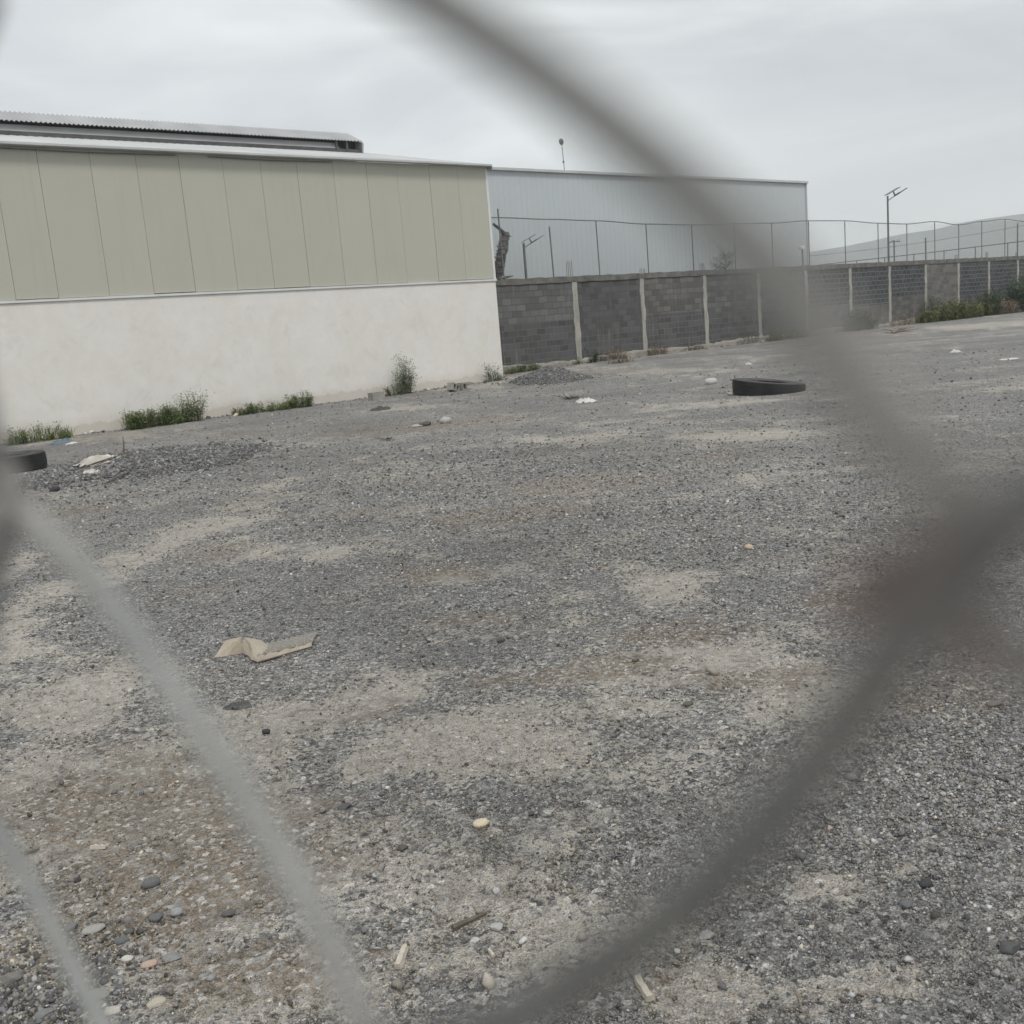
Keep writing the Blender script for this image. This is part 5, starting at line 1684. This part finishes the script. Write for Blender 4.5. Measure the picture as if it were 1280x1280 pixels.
stick('stick', 'thin pale straw left of the curved twig', [(152, 1102), (146, 1115), (144, 1124)], 0.002, 'leaf_dry')

# ------------------------------------------------------------------ chain link fence the photograph was taken through
def build_chain_link():
    T = np.array([-0.01753, 0.061, 0.02652])
    a = np.array([0.0321, -0.03186, -0.03395])
    b = np.array([-0.02588, 0.02808, -0.03706])
    nrm = np.cross(a, b)
    nrm /= np.linalg.norm(nrm)
    if nrm[1] < 0:
        nrm = -nrm
    h = (a - b) / np.linalg.norm(a - b)
    dn_ = (a + b) / np.linalg.norm(a + b)
    rw = 0.00120
    bow = 0.00434
    base = T + CAM
    org = np.array([base[0], base[1], 0.0])
    t = thing('chain_link_fence', 'rusty chain link fence right in front of the camera, blurred', 'fence', tuple(org), 0)
    VV, FF, CC = [], [], []
    r = np.random.default_rng(12)
    nside = 8
    off = 0
    step = (a + b)[2]
    n0, n1 = int((2.02 - base[2]) / step) , int((0.06 - base[2]) / step)
    for k in range(-16, 15):                                  # each zigzag wire lies between column k and k+1
        path = []
        shade_amt = 0.0
        for n in range(n0, n1 + 1):
            # lattice indices with i - j == k
            i = n + (k + 1) // 2
            j = i - k
            p0 = base + i * a + j * b
            p1 = p0 + a
            p2 = p1 + b
            for (p, q, sg) in ((p0, p1, 1), (p1, p2, -1)):
                for u in np.linspace(0, 1, 13)[:-1]:
                    w_ = min(1, 4.5 * min(u, 1 - u))
                    bv = bow * 4 * u * (1 - u)
                    bend = 0.0
                    if k == -2 and sg > 0:
                        bv *= 0.25
                    if k == -1:
                        c0 = p + (q - p) * u                       # this wire was pulled aside above its bend
                        bv -= 0.0245 * math.exp(-(np.linalg.norm(c0 - base) / 0.032) ** 2)
                        if sg < 0 and np.linalg.norm(p - base) < 1e-6:
                            bv -= 0.0088 * 4 * u * (1 - u)
                    if k >= 1:                                     # and these hook far over into the next wire
                        bend = math.exp(-((u / 0.2) if sg > 0 else ((1 - u) / 0.34)) ** 2)
                        bv -= 0.0042 * bend
                    if k == 0:
                        bv -= 0.0014 * math.exp(-(((1 - u) if sg > 0 else u) / 0.25) ** 2)
                    path.append(p + (q - p) * u + h * bv + dn_ * bend * 0.0017 + nrm * sg * rw * 1.15 * w_ + (h * rw * 0.9 if u == 0 and sg < 0 else 0) - (h * rw * 0.9 if u == 0 and sg > 0 else 0))
        path = np.array(path)
        m = len(path)
        tan = np.gradient(path, axis=0)
        tan /= np.linalg.norm(tan, axis=1)[:, None]
        s1 = np.cross(tan, nrm)
        s1 /= np.linalg.norm(s1, axis=1)[:, None]
        s2 = np.cross(tan, s1)
        an = np.arange(nside) * 2 * pi / nside
        ring = path[:, None, :] + rw * (np.cos(an)[None, :, None] * s1[:, None, :] + np.sin(an)[None, :, None] * s2[:, None, :])
        VV.append((ring - org).reshape(-1, 3))
        ii, kk = np.meshgrid(np.arange(m - 1), np.arange(nside), indexing='ij')
        k2 = (kk + 1) % nside
        FF.append((np.stack([ii * nside + kk, ii * nside + k2, (ii + 1) * nside + k2, (ii + 1) * nside + kk], -1).reshape(-1, 4)) + off)
        off += m * nside
        # the wires left of the lens stay plain zinc, those to the right carry shade from camera and holder in their colour; rust sits in the bends
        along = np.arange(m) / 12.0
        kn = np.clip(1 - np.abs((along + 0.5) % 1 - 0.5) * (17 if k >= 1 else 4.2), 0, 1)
        rust_shade = np.clip(kn * (0.35 + 0.9 * vnoise(along * 0.8 + k * 7.3, along * 0 + 2.2, 5)), 0, 1) * (0.8 if k >= 1 else 0.15)  # the rust itself, strongest in the bends
        wire_shade = np.where((along % 2) < 1, 0.62, 0.75) * (1.0 if k >= 0 else 0.0) * (0.75 + 0.25 * vnoise(along * 1.3, along * 0 + k, 8))
        c = np.stack([wire_shade, rust_shade, np.zeros(m), np.ones(m)], 1)
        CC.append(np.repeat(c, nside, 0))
    o = mesh_np('wire_mesh', np.concatenate(VV), np.concatenate(FF), MT['wire'], {'rust_shade': np.concatenate(CC)}, True)
    o.parent = t
    # end posts and rail well out to the sides
    hv = Vector((h[0], h[1], 0)).normalized()
    for u in (-1.47, 1.42):
        p = hv * u + Vector((nrm[0], nrm[1], 0)) * 0.035
        m = MB()
        m.tube([(p.x, p.y, -0.3), (p.x, p.y, 2.12)], 0.026, 10)
        m.build('post', MT['steel'], t, smooth=True)
    p, q = hv * -1.44 + Vector((nrm[0], nrm[1], 0)) * 0.03, hv * 1.39 + Vector((nrm[0], nrm[1], 0)) * 0.03
    m = MB()
    m.tube([(p.x, p.y, 2.06), (q.x, q.y, 2.06)], 0.02, 10)
    m.build('top_rail', MT['steel'], t, smooth=True)
build_chain_link()

# ------------------------------------------------------------------ air that pales the far hill
def build_haze():
    m = bpy.data.materials.new('pale_air')
    m.use_nodes = True
    t = m.node_tree
    t.nodes.clear()
    o = t.nodes.new('ShaderNodeOutputMaterial')
    v = t.nodes.new('ShaderNodeVolumePrincipled')
    v.inputs['Color'].default_value = (0.90, 0.96, 1.0, 1)
    v.inputs['Density'].default_value = 0.00050
    v.inputs['Anisotropy'].default_value = 0.0
    t.links.new(v.outputs['Volume'], o.inputs['Volume'])
    b = MB()
    b.box(-2100, 2100, -2100, 2100, -1.6, 260)
    tag(b.build('haze', m), kind='stuff')
build_haze()
sc.cycles.volume_bounces = 2
